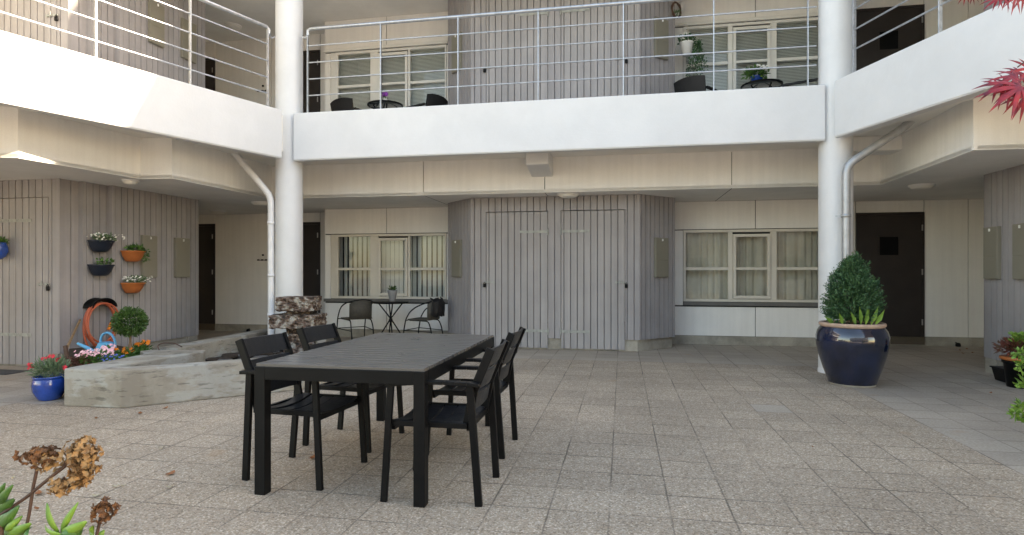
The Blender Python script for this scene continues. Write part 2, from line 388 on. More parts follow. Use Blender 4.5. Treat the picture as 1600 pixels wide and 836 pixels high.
low = thing('lower_ceiling', 'dim beige board soffit under the gallery, above the ground floor doors', 'ceiling', (0, 10, CZ))
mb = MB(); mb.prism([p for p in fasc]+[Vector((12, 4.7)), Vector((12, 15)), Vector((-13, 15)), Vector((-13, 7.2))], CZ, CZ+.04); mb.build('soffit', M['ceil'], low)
mb = MB(FR)
for s_, t0, t1 in ((s_at(852, 9.06), 9.02, 10.7), (s_at(1143, 9.06), 9.02, 10.7), (s_at(665, 9.06), 9.02, 10.7)): mb.box(s_-.004, s_+.004, t0, t1, CZ-.002, CZ+.01)
mb.build('joint_strip', M['voiddark'], low)

def panel_run(mb, a, b, z0, z1, joints, th=.03, gap=.012, out=None):
    a = Vector(a); b = Vector(b); d = (b-a); L = d.length; d = d/L; nrm = Vector((d.y, -d.x)) if out is None else out
    cuts = [0]+sorted(joints)+[L]
    for i in range(len(cuts)-1):
        p = a+d*(cuts[i]+(gap/2 if i else 0)); q = a+d*(cuts[i+1]-(gap/2 if i < len(cuts)-2 else 0))
        mb.prism([p, q, q-nrm*th, p-nrm*th], z0, z1)
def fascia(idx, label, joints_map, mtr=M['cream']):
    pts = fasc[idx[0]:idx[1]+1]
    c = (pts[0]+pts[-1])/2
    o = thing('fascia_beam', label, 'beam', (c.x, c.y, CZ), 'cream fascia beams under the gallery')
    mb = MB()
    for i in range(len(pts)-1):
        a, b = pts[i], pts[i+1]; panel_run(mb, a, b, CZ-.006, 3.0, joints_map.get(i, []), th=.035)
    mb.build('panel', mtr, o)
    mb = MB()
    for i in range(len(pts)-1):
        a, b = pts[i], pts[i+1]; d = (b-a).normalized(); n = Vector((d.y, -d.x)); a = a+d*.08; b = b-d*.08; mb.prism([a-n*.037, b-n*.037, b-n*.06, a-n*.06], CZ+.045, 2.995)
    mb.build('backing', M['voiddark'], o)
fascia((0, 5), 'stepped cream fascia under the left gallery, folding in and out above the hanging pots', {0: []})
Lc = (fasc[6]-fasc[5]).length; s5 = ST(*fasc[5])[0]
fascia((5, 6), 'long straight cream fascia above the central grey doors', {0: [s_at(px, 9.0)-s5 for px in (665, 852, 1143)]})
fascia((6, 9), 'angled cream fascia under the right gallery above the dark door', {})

# white parapet bands
def band(label, a, b, n, th=.16):
    c = (a+b)/2
    o = thing('gallery_parapet', label, 'parapet', (c.x, c.y, 2.866), 'white gallery parapets')
    mb = MB(); mb.prism([a, b, b+n*th, a+n*th], 2.866, 3.545); mb.build('band', M['white'], o, bevel=.012)
    mb = MB(); mb.prism([a+n*.01, b+n*.01, b+n*.05, a+n*.05], 2.860, 2.866); mb.build('drip_edge', M['white'], o)
    mb = MB(); mb.prism([a+n*(th+.002), b+n*(th+.002), b+n*(th+.24), a+n*(th+.24)], 2.93, 2.998); mb.build('soffit_strip', M['ceil'], o)
    return o
band('white parapet of the left gallery, partly in sunlight', LB0, LB1, LN)
band('white parapet of the central gallery spanning the two round columns', CL, CR, CN)
band('white parapet of the right gallery running toward the red maple leaves', RB0, RB1, RN)
# columns
def column(px, t, label):
    s = s_at(px, t); p = W(s, t)
    o = thing('round_column', label, 'column', (p.x, p.y, 0), 'white round columns')
    mb = MB(); mb.lathe([(.193, 0), (.193, 6.15)], (p.x, p.y, 0), 48); mb.build('shaft', M['col'], o)
    mb = MB(); mb.lathe([(.199, 0), (.199, .04), (.193, .045)], (p.x, p.y, 0), 48); mb.build('base_ring', M['col'], o)
    return p
pL = column(452, 7.98, 'white round column left, behind the stacked stone fountain')
pR = column(1305.5, 7.95, 'white round column right, behind the large navy pot')

# roof ring
rf = thing('gallery_roof', 'roof and pale ceiling over the upper gallery', 'roof', (0, 10, CZ2))
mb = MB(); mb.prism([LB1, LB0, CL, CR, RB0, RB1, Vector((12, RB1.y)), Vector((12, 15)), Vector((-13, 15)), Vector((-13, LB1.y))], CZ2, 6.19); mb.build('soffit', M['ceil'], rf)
mb = MB()
for a, b, n in ((LB0, LB1, LN), (CL, CR, CN), (RB0, RB1, RN)):
    mb.prism([a-n*.02, b-n*.02, b+n*.1, a+n*.1], 6.0, 6.21)
mb.build('eaves_board', M['white'], rf)
# enclosing outer walls (behind everything in view, and behind the viewer)
ow = thing('outer_wall', 'outer walls closing the sides and back of the galleries', 'wall', (0, 14.9, 0))
mb = MB(); mb.box(-12.9, -12.7, 1.8, 15, 0, CZ2); mb.box(11.7, 11.9, -.4, 15, 0, CZ2); mb.box(-12.6, 11.6, 14.8, 15, 0, CZ2)
mb.build('wall', M['cream'], ow)
rb = thing('rear_building', 'white two storey building with a pitched roof behind the viewer', 'building', (0, -13, 0))
mb = MB(); mb.box(-12, 12, -16.2, -16, 0, 6.2); mb.build('wall', M['white'], rb)
mb = MB(); mb.add([(-12.4, -15.6, 6.1), (12.4, -15.6, 6.1), (12.4, -19, 8.0), (-12.4, -19, 8.0), (-12.4, -15.6, 6.25), (12.4, -15.6, 6.25), (12.4, -19, 8.15), (-12.4, -19, 8.15)], [(0, 3, 2, 1), (4, 5, 6, 7), (0, 1, 5, 4), (1, 2, 6, 5), (2, 3, 7, 6), (3, 0, 4, 7)]); mb.build('roof', M['roof'], rb)
mb = MB(); mb.box(-12, 12, -15.99, -14.6, 2.9, 3.1); mb.build('balcony_slab', M['ceil'], rb)
mb = MB(); mb.box(-12, 12, -14.6, -14.45, 2.86, 3.9); mb.build('parapet', M['white'], rb)
for z in (.9, 4.1):
    for i in range(8):
        mb = MB(); mb.box(-10.6+i*2.8, -9.2+i*2.8, -15.997, -15.95, z, z+1.2); mb.build('window', M['tableglass'], rb)

# unseen wing added at right, its edge shaped to shade the left parapet diagonally
tw = thing('shadow_wing', 'unseen added wing beyond the right gallery, its steep edge shading the left parapet', 'building', (10, 8, 0))
D = Vector((SUN_DIR.x, SUN_DIR.y)); Wn = Vector((-D.y, D.x))
prof = [(-12, 6.4), (-12, 8.1), (5.95, 8.1), (6.08, 8.38), (6.36, 9.0), (6.95, 10.6), (7.45, 11.5), (20, 11.5), (20, 6.4)]
mb = MB(); vs_ = []
for dd in (8.0, 11.5):
    for (wv, z) in prof: p = D*dd+Wn*wv; vs_.append((p.x, p.y, z))
n_ = len(prof); mb.add(vs_, [tuple(range(n_)), tuple(range(n_, 2*n_))[::-1]]+[(i, i+n_, (i+1) % n_+n_, (i+1) % n_) for i in range(n_)])
mb.build('shadow_mass', M['white'], tw)

# ------------------------------------------------------------------ board walls
BW = .106
def boards(mb, a, b, z0, z1, bw=BW, gw=.015, gd=.032, phase=0.0, th=.03, first=True):
    """vertical boards from a to b (outside is to the right of a->b), V groove between them, real depth"""
    a = Vector(a); b = Vector(b); d = b-a; L = d.length; d /= L; n = Vector((d.y, -d.x))
    pts = [(0, 0)]
    k = phase
    while k < L:
        if k > gw and k < L-gw: pts += [(k-gw/2, 0), (k-gw*.25, -gd), (k+gw*.25, -gd), (k+gw/2, 0)]
        k += bw
    pts += [(L, 0)]
    P = [a+d*x+n*y for x, y in pts]; Q = [a+d*L-n*(th+gd), a-n*(th+gd)]
    allp = P+Q; m = len(allp)
    vs = [(p.x, p.y, z0) for p in allp]+[(p.x, p.y, z1) for p in allp]
    fs = [(i, (i+1) % m, (i+1) % m+m, i+m) for i in range(m)]
    # caps as quads strip pairs
    mb.add(vs, fs)
    fr = [(p.x, p.y) for p in P]
    for z, up in ((z0, False), (z1, True)):
        back = [a+d*x-n*(th+gd) for x, y in pts]
        vv = [(p.x, p.y, z) for p in P]+[(p.x, p.y, z) for p in back]; k_ = len(P)
        ff = [(i, i+1, i+1+k_, i+k_) for i in range(k_-1)]
        mb.add(vv, [f if up else f[::-1] for f in ff])

def hinge(parent, a, d, n, L, z):
    """long strap hinge from a along d"""
    mb = MB(); p = a+n*.006; q = p+d*L
    mb.bar((p.x, p.y, z), (q.x, q.y, z), .008, .042)
    for k in range(5):
        c = a+d*(L*(.12+.19*k))+n*.012; mb.bar((c.x-n.x*.004, c.y-n.y*.004, z), (c.x+n.x*.004, c.y+n.y*.004, z), .014, .014)
    e = a-d*.012+n*.012; mb.tube([(e.x, e.y, z-.055), (e.x, e.y, z+.055)], .013, 8)
    mb.build('strap_hinge', M['hinge'], parent, bevel=.001)
def padlock(parent, a, d, n, z, s=1):
    """hasp bolt a->a+d*.17 with padlock hanging at a"""
    mb = MB(); p = a+n*.014
    mb.bar((p.x-d.x*.02, p.y-d.y*.02, z), (p.x+d.x*.17, p.y+d.y*.17, z), .014, .018)
    for k in (.04, .10, .15): c = p+d*k; mb.bar((c.x, c.y, z-.018), (c.x, c.y, z+.018), .016, .02)
    c = p+d*.08+n*.02; mb.bar((c.x, c.y, z), (c.x, c.y, z+.045), .012, .012)
    mb.build('bolt', M['hinge'], parent)
    mb = MB(); c = p+n*.012-d*.006
    mb.lathe([(.0, -.03), (.020, -.03), (.024, -.02), (.024, .02), (.018, .03), (0, .03)], (c.x, c.y, z-.055), 12, sq=.6)
    pts = [(c.x+d.x*.014*math.cos(t_), c.y+d.y*.014*math.cos(t_), z-.028+.026*math.sin(t_)) for t_ in [math.pi*i/8 for i in range(9)]]
    mb.tube(pts, .004, 6); mb.build('padlock', M['black'], parent)
def cabinet(parent, a, b, n, z0, z1):
    a = Vector(a); b = Vector(b)
    mb = MB(); mb.prism([a+n*.002, b+n*.002, b+n*.045, a+n*.045], z0, z1)
    o = mb.build('meter_cabinet', M['cabinet'], parent, bevel=.004)
    mb = MB(); zz = z0+(z1-z0)*.42; d = (b-a).normalized(); w_ = (b-a).length
    mb.prism([a+d*.006+n*.0452, b-d*.006+n*.0452, b-d*.006+n*.050, a+d*.006+n*.050], zz+.004, z1-.006)
    mb.prism([a+d*.006+n*.0452, b-d*.006+n*.0452, b-d*.006+n*.050, a+d*.006+n*.050], z0+.006, zz-.004)
    mb.build('cover', M['cabinet'], o, bevel=.002)
    mb = MB(); c = a+d*w_*.5+n*.053; mb.box(c.x-.012, c.x+.012, c.y-.006, c.y+.006, z1-.055, z1-.02); mb.build('seal', M['whitepl'], o)

TF = 9.42
def central_shed(dz, label, low):
    zt = (CZ if low else CZ2); zb = dz
    sA = s_at(738, TF); sB = s_at(998, TF)
    base = W((sA+sB)/2, TF)
    o = thing('storage_shed', label, 'storage shed', (base.x, base.y, dz), 'grey board storage sheds on the galleries')
    fL, fR = W(sA, TF), W(sB, TF); bL, bR = W(sA-.60, TF+.60), W(sB+.60, TF+.60)
    dz0 = zb+.184; dt = zb+2.235
    x0, x1, x2, x3 = [s_at(p, TF) for p in (760, 855.5, 877, 976)]
    mb = MB(); boards(mb, bL, fL, dz0, zt, phase=.05); boards(mb, fR, bR, dz0, zt, phase=.05)
    rl = W(sA-.60, 10.6); rr = W(sB+.60, 10.6); boards(mb, rl, bL, dz0, zt); boards(mb, bR, rr, dz0, zt)
    boards(mb, fL, W(x0-.010, TF), dz0, zt, phase=.04+.0)
    boards(mb, W(x1+.010, TF), W(x2-.010, TF), dz0, zt, phase=.106)
    boards(mb, W(x3+.010, TF), fR, dz0, zt, phase=.03)
    boards(mb, W(x0-.010, TF), W(x1+.010, TF), dt, zt, phase=.05); boards(mb, W(x2-.010, TF), W(x3+.010, TF), dt, zt, phase=.05)
    mb.build('board_wall', M['timber'], o)
    # corner posts
    for c in (fL, fR):
        mb = MB(); mb.prism([c+Vector((-.028, -.006)), c+Vector((0, -.014)), c+Vector((.028, -.006)), c+Vector((0, .02))], dz0, zt-.004)
        mb.build('corner_trim', M['timber'], o)
    mb = MB(FR); q = .04
    poly = [ST(*p) for p in (bL, fL, fR, bR)]
    mb.prism([(sA-.6+q, TF+.6+q), (sA+q*.4, TF+q), (sB-q*.4, TF+q), (sB+.6-q, TF+.6+q), (sB+.6-q, 10.6), (sA-.6+q, 10.6)], dz+.0, dz0-.002)
    mb.build('plinth', M['plinth'], o, bevel=.006)
    nf = -CN; dd = Vector((UX, UY))
    for (a_, b_, hs) in ((x0, x1, 1), (x2, x3, -1)):
        mb = MB(); boards(mb, W(a_, TF), W(b_, TF), dz+.028, dt-.012, phase=.044, th=.012)
        dr = mb.build('door', M['doorboard'], o)
        e = W(b_-.002, TF) if hs == 1 else W(a_+.002, TF); d_ = -dd if hs == 1 else dd
        for z in (dz+.30, dz+1.90): hinge(dr, e+nf*.001, d_, nf, .45, z)
        a2 = W(a_-.02, TF) if hs == 1 else W(b_+.02, TF); d2 = dd if hs == 1 else -dd
        padlock(dr, a2, d2, nf, dz+1.085)
    for (p, q_) in ((bL, fL), (fR, bR)):
        dv = (q_-p); L = dv.length; dv /= L; nn = Vector((dv.y, -dv.x))
        if p is bL: a_, b_ = p+dv*.22, p+dv*.52
        else: a_, b_ = p+dv*.34, p+dv*.64
        cabinet(o, a_, b_, nn, dz+1.165, dz+1.80)
    return o
central_shed(0, 'grey board storage shed with two plank doors between the ground floor windows', True)
central_shed(UP, 'grey board storage shed behind the central railing upstairs', False)

def chain(pts, label, dz, low, doors=(), cabs=(), shift=0.0, name='storage_shed', rev=False):
    zt = CZ if low else CZ2
    pts = [Vector(p)+Vector((shift, 0)) for p in pts]
    c = pts[len(pts)//2]
    o = thing(name, label, 'storage shed', (c.x, c.y, dz), 'grey board storage sheds on the galleries')
    mb = MB(); pl = MB()
    for i in range(len(pts)-1):
        a, b = pts[i], pts[i+1]; L = (b-a).length; d = (b-a)/L; n = Vector((d.y, -d.x))
        dr = [q for q in doors if q[0] == i]
        x = 0
        for (_, u0, u1) in dr:
            boards(mb, a+d*x, a+d*(u0-.010), dz+.184, zt, phase=.05)
            boards(mb, a+d*(u0-.010), a+d*(u1+.010), dz+2.235, zt, phase=.05); x = u1+.010
            m2 = MB(); boards(m2, a+d*u0, a+d*u1, dz+.028, dz+2.227, phase=.044, th=.012)
            do = m2.build('door', M['doorboard'], o)
            for z in (dz+.42, dz+1.93): hinge(do, a+d*(u0+.004)+n*.001, d, n, .72, z)
            padlock(do, a+d*(u1+.02), -d, n, dz+1.09)
        if L > .15: boards(mb, a+d*x, b, dz+.184, zt, phase=.05)
        else: mb.prism([a, b, b-n*.05, a-n*.05], dz+.184, zt)
        pl.prism([a-n*.03, b-n*.03, b-n*.25, a-n*.25], dz, dz+.181)
    mb.build('board_wall', M['timber'], o); pl.build('plinth', M['plinth'], o)
    for (i, u0, u1) in cabs:
        a, b = pts[i], pts[i+1]; d = (b-a).normalized(); n = Vector((d.y, -d.x)); cabinet(o, a+d*u0, a+d*u1, n, dz+1.165, dz+1.80)
    return o
A0 = Vector((-5.90, 7.68)); ud = Vector((UX, UY))
LS = [A0-ud*3.6, A0, (-5.85, 7.94), (-5.78, 7.93), (-5.71, 8.31), (-5.63, 8.29), (-5.31, 9.98), Vector((-5.31, 9.98))-ud*3.5]
LS = [Vector(p) for p in LS]
def u_px(a, b, px):                               # distance along a->b where the sight line px crosses
    k = (px-800)/FP; d = (b-a).normalized(); return (k*a.y-a.x)/(d.x-k*d.y)
L0 = (LS[1]-LS[0]).length
d0 = u_px(LS[0], LS[1], 75)
cab = [(5, u_px(LS[5], LS[6], 219), u_px(LS[5], LS[6], 242)), (5, u_px(LS[5], LS[6], 271), u_px(LS[5], LS[6], 293))]
chain(LS, 'grey board storage shed on the left hung with flower pots and a hose', 0, True, [(0, d0-.98, d0)], cab)
chain(LS, 'grey board storage shed upstairs left behind the sunlit railing', UP, False, [(0, d0-.98, d0)], cab, shift=.11)
RC = Vector((5.93, 7.40)); nd = Vector((-UY, UX))
RS = [RC+ud*3.0, RC, RC-nd*3.0]
RS = [Vector(p) for p in RS]
chain(RS[::1], 'grey board storage shed at the right edge beside the black trough', 0, True, [], [(1, .076, .352), (1, .63, .91)])
chain(RS[::1], 'grey board storage shed upstairs at the far right', UP, False, [], [(1, .076, .352)])

# ------------------------------------------------------------------ bays with windows
TB = 10.6
def window(parent, s0, s1, z0, z1, spl, t, kind, trim):
    """spl: (a0,a1, c0,c1, d0,d1) glass edges in s for left pane, centre sash, right pane"""
    fo = MB(FR); f = .0
    a0, a1, c0, c1, d0_, d1_ = spl; zm = z0+(z1-z0)*.46; e = .045
    # outer frame ring and mullions as one frame mesh made of butt-jointed bars
    fo.box(s0, s1, t-.03, t+.05, z1-e, z1); fo.box(s0, s1, t-.03, t+.05, z0, z0+e)
    fo.box(s0, a0, t-.03, t+.05, z0+e, z1-e); fo.box(a1, c0-.055, t-.03, t+.05, z0+e, z1-e)
    fo.box(c1+.055, d0_, t-.03, t+.05, z0+e, z1-e); fo.box(d1_, s1, t-.03, t+.05, z0+e, z1-e)
    fo.box(a0, a1, t-.028, t+.04, zm-.025, zm+.025); fo.box(d0_, d1_, t-.028, t+.04, zm-.025, zm+.025)
    fr = fo.build('window', trim, parent, bevel=.004)
    sa = MB(FR); q0, q1 = c0-.05, c1+.05; w0, w1 = z0+e+.012, z1-e-.035
    sa.box(q0, q1, t-.055, t-.0, w1-.05, w1); sa.box(q0, q1, t-.055, t-.0, w0, w0+.05); sa.box(q0, c0, t-.055, t, w0+.05, w1-.05); sa.box(c1, q1, t-.055, t, w0+.05, w1-.05)
    sa.box(c0, c1, t-.05, t, zm-.022, zm+.022)
    sa.build('sash', trim, fr, bevel=.004)
    fd = MB(FR); fd.box(q0-.003, q1+.003, t+.005, t+.04, w1+.002, z1-e-.002); fd.build('sash_gap', M['voiddark'], fr)
    gl = MB(FR)
    for (x, y) in ((a0, a1), (d0_, d1_)):
        for (p, q) in ((z0+e, zm-.025), (zm+.025, z1-e)): gl.add([(x, t+.012, p), (y, t+.012, p), (y, t+.012, q), (x, t+.012, q)], [(0, 1, 2, 3)])
    for (p, q) in ((w0+.05, zm-.022), (zm+.022, w1-.05)): gl.add([(c0, t-.02, p), (c1, t-.02, p), (c1, t-.02, q), (c0, t-.02, q)], [(0, 1, 2, 3)])
    gl.build('pane', M['glass'], fr)
    bl = MB(FR)
    if kind == 'vertical':
        x = s0-.18
        while x < s1+.02:
            an = R(-20); hw = .044
            mid = a1 < x < d0_
            if mid: an = R(5); hw = .040
            dx, dy = hw*math.cos(an), hw*math.sin(an)
            bl.add([(x-dx, t+.17-dy, z0+.01), (x+dx, t+.17+dy, z0+.01), (x+dx, t+.17+dy, z1-.02), (x-dx, t+.17-dy, z1-.02)], [(0, 1, 2, 3)])
            x += .10 if not mid else .09
        m_ = M['blind']; nm = 'vertical_blind'
    elif kind == 'venetian':
        for (x, y) in ((s0+.03, a1+.02), (c0-.02, c1+.02), (d0_-.02, s1-.03)):
            z = z0+.02
            while z < z1-.03:
                bl.add([(x, t+.075, z), (y, t+.075, z), (y, t+.087, z+.022), (x, t+.087, z+.022)], [(0, 1, 2, 3)]); z += .025
            bl.box(x, y, t+.07, t+.11, z1-.035, z1-.005)
        m_ = M['blind']; nm = 'venetian_blind'
    else:
        N = 220; vs2 = []; 
        for i in range(N+1):
            x = s0-.10+(s1-s0+.32)*i/N; y = t+.22+.028*math.sin(i*.55+math.sin(i*.13)*1.5); vs2 += [(x, y, z0-.02), (x, y, z1+.0)]
        bl.add(vs2, [(2*i, 2*i+2, 2*i+3, 2*i+1) for i in range(N)], True); m_ = M['curtain']; nm = 'curtain'
    bl.build(nm, m_, fr)
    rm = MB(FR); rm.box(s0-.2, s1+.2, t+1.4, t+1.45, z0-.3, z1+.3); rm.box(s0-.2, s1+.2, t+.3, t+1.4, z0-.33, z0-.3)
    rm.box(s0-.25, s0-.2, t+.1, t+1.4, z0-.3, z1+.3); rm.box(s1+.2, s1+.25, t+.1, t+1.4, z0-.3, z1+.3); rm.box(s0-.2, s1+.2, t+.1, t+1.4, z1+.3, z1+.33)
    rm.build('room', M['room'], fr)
def bay(sA, sB, glass_px, wpx, joint_px, dz, kind, label, low, jamb=None, trim=None):
    zt = CZ if low else CZ2
    c = W((sA+sB)/2, TB); o = thing('bay_wall', label, 'wall', (c.x, c.y, dz), 'cream panelled window walls')
    w0, w1 = s_at(wpx[0], TB), s_at(wpx[1], TB) if wpx[1] else sB
    wz0, wz1 = dz+.74, dz+1.975
    j = s_at(joint_px, TB)
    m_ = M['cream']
    mb = MB(FR); th = .02
    def pn(a, b, z0, z1): mb.box(a+.006, b-.006, TB-th, TB, z0+.005, z1-.005)
    jl = w0-(.10 if jamb else .0)
    for (a, b) in ((sA, j), (j, sB)):
        pn(a, b, wz1+.008, zt); pn(a, b, dz+.15, wz0-.085)
    if jl-sA > .03: pn(sA, jl, wz0-.07, wz1)
    if sB-w1 > .03: pn(w1, sB, wz0-.07, wz1)
    mb.build('cladding', m_, o, bevel=.002)
    bk = MB(FR)
    bk.box(sA, sB, TB+.002, TB+.10, dz, wz0-.0); bk.box(sA, sB, TB+.002, TB+.10, wz1, zt); bk.box(sA, jl, TB+.002, TB+.10, wz0, wz1); bk.box(w1, sB+.0, TB+.002, TB+.10, wz0, wz1) if sB > w1 else None
    bk.build('backing', M['voiddark'], o)
    pl = MB(FR); pl.box(sA+.02, sB-.02, TB-.0, TB+.001, dz, dz+.15); pl.box(sA+.01, sB-.01, TB-.012, TB-.001, dz, dz+.148); pl.build('plinth', M['plinth'], o)
    rt = MB(FR)
    rt.box(sA-.015, sA-.001, TB-.0, 11.1, dz+.15, zt); rt.box(sB+.001, sB+.015, TB, 11.1, dz+.15, zt); rt.build('return_panel', m_, o)
    if jamb:
        jb = MB(FR); jb.box(jl, w0-.002, TB-.012, TB+.05, wz0, wz1); jb.build('jamb', trim, o, bevel=.003)
    si = MB(FR); si.box(sA-.0 if jamb else w0, sB, TB-.075, TB+.02, wz0-.065, wz0-.004); si.build('sill', M['sill'], o, bevel=.004)
    if not low:
        hd = MB(FR); hd.box(sA-.02, w1+.02, TB-.06, TB-.022, wz1+.012, wz1+.07); hd.build('head_trim', trim, o, bevel=.004)
    window(o, w0, w1, wz0, wz1, [s_at(p, TB) for p in glass_px], TB, kind, trim)
    return o
sBL = s_at(699, TB)+.15
bay(s_at(508.5, TB), s_at(715, TB), (529, 579.5, 596, 634, 641.5, 695.5), (525, 698), 604.5, 0, 'vertical', 'ground floor cream wall and window left of the central shed, behind the bistro set', True, True, M['creamtrim'])
bay(s_at(508.5, TB), s_at(715, TB), (529, 579.5, 596, 634, 641.5, 695.5), (525, 698), 604.5, UP, 'venetian', 'upstairs cream wall and window left of the central shed, with venetian blinds', False, True, M['uptrim'])
bay(s_at(1045, TB), s_at(1303, TB), (1071.5, 1137, 1149.5, 1198, 1213, 1279), (1067.5, 1283), 1180, 0, 'curtain', 'ground floor cream wall and curtained window right of the central shed', True, False, M['creamtrim'])
bay(s_at(1045, TB), s_at(1303, TB), (1071.5, 1137, 1149.5, 1198, 1213, 1279), (1067.5, 1283), 1180, UP, 'venetian', 'upstairs cream wall and window right of the central shed, beside the hanging white pot', False, False, M['uptrim'])

TR = 11.12
def recess(sA, sB, doors, joints, dz, label, low, pane=None):
    zt = CZ if low else CZ2
    c = W((sA+sB)/2, TR); o = thing('recess_wall', label, 'wall', (c.x, c.y, dz), 'cream recessed corner walls')
    mb = MB(FR); bk = MB(FR)
    cuts = sorted([sA, sB]+joints+[x for d in doors for x in d])
    for a, b in zip(cuts[:-1], cuts[1:]):
        isd = any(abs(d[0]-a) < 1e-4 for d in doors)
        mb.box(a+.006, b-.006, TR-.02, TR, dz+(2.27 if isd else .15)+.003, zt-.003)
    mb.build('cladding', M['cream'], o, bevel=.002)
    bk.box(sA, sB, TR+.002, TR+.1, dz, zt); bk.build('backing', M['voiddark'], o)
    pl = MB(FR); pl.box(sA, sB, TR-.014, TR-.001, dz, dz+.148); pl.build('plinth', M['plinth'], o)
    for i, d in enumerate(doors):
        fr = MB(FR); a, b = d
        fr.box(a+.002, a+.035, TR-.045, TR, dz+.15, dz+2.262); fr.box(b-.035, b-.002, TR-.045, TR, dz+.15, dz+2.262); fr.box(a+.036, b-.036, TR-.045, TR, dz+2.22, dz+2.262)
        fo = fr.build('door', M['dark'], o, bevel=.002)
        lf = MB(FR); lf.box(a+.038, b-.038, TR-.035, TR-.004, dz+.155, dz+2.216); lf.build('leaf', M['dark'], fo, bevel=.002)
        kp = MB(FR); kp.box(a+.004, b-.004, TR-.05, TR-.015, dz+.02, dz+.148); kp.build('threshold', mat('threshold_wood', (.10, .075, .05), .7, .2), fo)
        hg = MB(FR)
        for z in (.35, 1.2, 1.95): hg.box(b-.05, b-.03, TR-.056, TR-.046, dz+z, dz+z+.1)
        hg.build('hinge', M['galv'], fo)
        if pane:
            x0, x1, z0, z1 = pane
            pn = MB(FR); pn.box(x0, x1, TR-.038, TR-.0355, dz+z0, dz+z1); pn.build('small_window', M['black'], fo)
            ft = MB(FR); e = .018
            ft.box(x0-e, x1+e, TR-.045, TR-.036, dz+z1, dz+z1+e); ft.box(x0-e, x1+e, TR-.045, TR-.036, dz+z0-e, dz+z0); ft.box(x0-e, x0, TR-.045, TR-.036, dz+z0, dz+z1); ft.box(x1, x1+e, TR-.045, TR-.036, dz+z0, dz+z1)
            ft.build('window_bead', M['dark'], fo)
    return o
def fitting(o, dz, px=411):
    s = s_at(px, TR); m = MB(FR)
    m.box(s-.10, s+.10, TR-.035, TR-.025, dz+1.49, dz+1.505)
    for k in (-.09, .0, .09): m.box(s+k-.02, s+k+.02, TR-.04, TR-.0205, dz+1.485, dz+1.515)
    m.box(s-.0, s+.035, TR-.04, TR-.0205, dz+1.585, dz+1.62); m.build('wall_fitting', M['black'], o)
for dz, low, nm in ((0, True, 'ground floor'), (UP, False, 'upstairs')):
    o = recess(s_at(235, TR), s_at(525, TR), [(s_at(292, TR), s_at(337, TR)), (s_at(455, TR), s_at(501, TR))], [s_at(425, TR)], dz, nm+' cream corner wall and dark doors behind the left column', low)
    fitting(o, dz)
    recess(s_at(1290, TR), s_at(1600, TR), [(s_at(1336.5, TR), s_at(1443, TR))], [s_at(1512, TR)], dz, nm+' cream corner wall and dark door behind the right column', low,
           (s_at(1373, TR), s_at(1402, TR), 1.54, 1.85))
# side walls closing the recess ends
sw = thing('side_wall', 'cream wall closing the left corner behind the shed with the pots', 'wall', (-8, 10, 0))
mb = MB(FR); mb.box(s_at(235, TR)-3.5, s_at(235, TR), TR, TR+.1, 0, CZ2); mb.build('wall', M['cream'], sw)
sw = thing('side_wall', 'cream wall closing the right corner beyond the trough', 'wall', (9.5, 8, 0))
mb = MB(FR); mb.box(s_at(1600, TR), s_at(1600, TR)+3.0, TR, TR+.1, 0, CZ2); mb.build('wall', M['cream'], sw)

# ------------------------------------------------------------------ railings
def railing(label, pts, zs, ends, rail_r=.024):
    """pts: post positions (xy) in order"""
    c = pts[len(pts)//2]; o = thing('railing', label, 'railing', (c.x, c.y, 3.545), 'galvanised gallery railings')
    d = (pts[-1]-pts[0]).normalized()
    for p in pts:
        mb = MB(); mb.bar((p.x, p.y, 3.545), (p.x, p.y, zs[0]-.01), .012, .042, up=(-d.y, d.x, 0)); mb.build('post', M['galv'], o, bevel=.002)
    a, b = ends
    mb = MB(); 
    tp = [(a.x, a.y, zs[0]-.09), (a.x, a.y, zs[0]-.03), (a.x+d.x*.04, a.y+d.y*.04, zs[0])] if True else []
    mb.tube(tp+[(b.x, b.y, zs[0])], rail_r, 12); mb.build('handrail', M['galv'], o)
    for z in zs[1:]:
        mb = MB(); mb.tube([(pts[0].x, pts[0].y, z), (b.x, b.y, z)], .0105, 8); mb.build('rail', M['galv'], o)
    mb = MB()
    q = a-d*.09; mb.tube([(a.x, a.y, zs[0]-.09), ((a.x+q.x)/2, (a.y+q.y)/2, zs[0]-.13), (q.x, q.y, zs[0]-.10)], .012, 8); mb.build('bracket', M['galv'], o)
tr_ = 7.78+.11
pc = [W(s_at(px, tr_), tr_) for px in (481, 595, 716, 841, 974, 1115, 1262)]
railing('galvanised railing of the central gallery between the two columns', pc, (4.79, 4.545, 4.30, 4.06, 3.82), (pc[0], pc[-1]+ud*.10))
LL = LB0+LN*.08
def onL(px):
    k = (px-800)/FP; a = (LL.x-k*LL.y)/(k*LD.y-LD.x); return LL+LD*a
def onR(px):
    P0 = RB0+RN*.10; k = (px-800)/FP; a = (P0.x-k*P0.y)/(k*RD.y-RD.x); return P0+RD*a
q = [onL(418), onL(297), onL(149)]; q += [q[-1]+LD*1.25*i for i in (1, 2, 3)]
railing('galvanised railing of the left gallery, bright in the sun', q, (4.67, 4.435, 4.20, 3.97, 3.745), (q[0]-LD*.02, q[-1]))
q = [onR(1335), onR(1469)]; q += [q[-1]+RD*1.2*i for i in (1, 2, 3)]
railing('galvanised railing of the right gallery beside the right column', q, (4.79, 4.55, 4.32, 4.08, 3.85), (q[0], q[-1]))

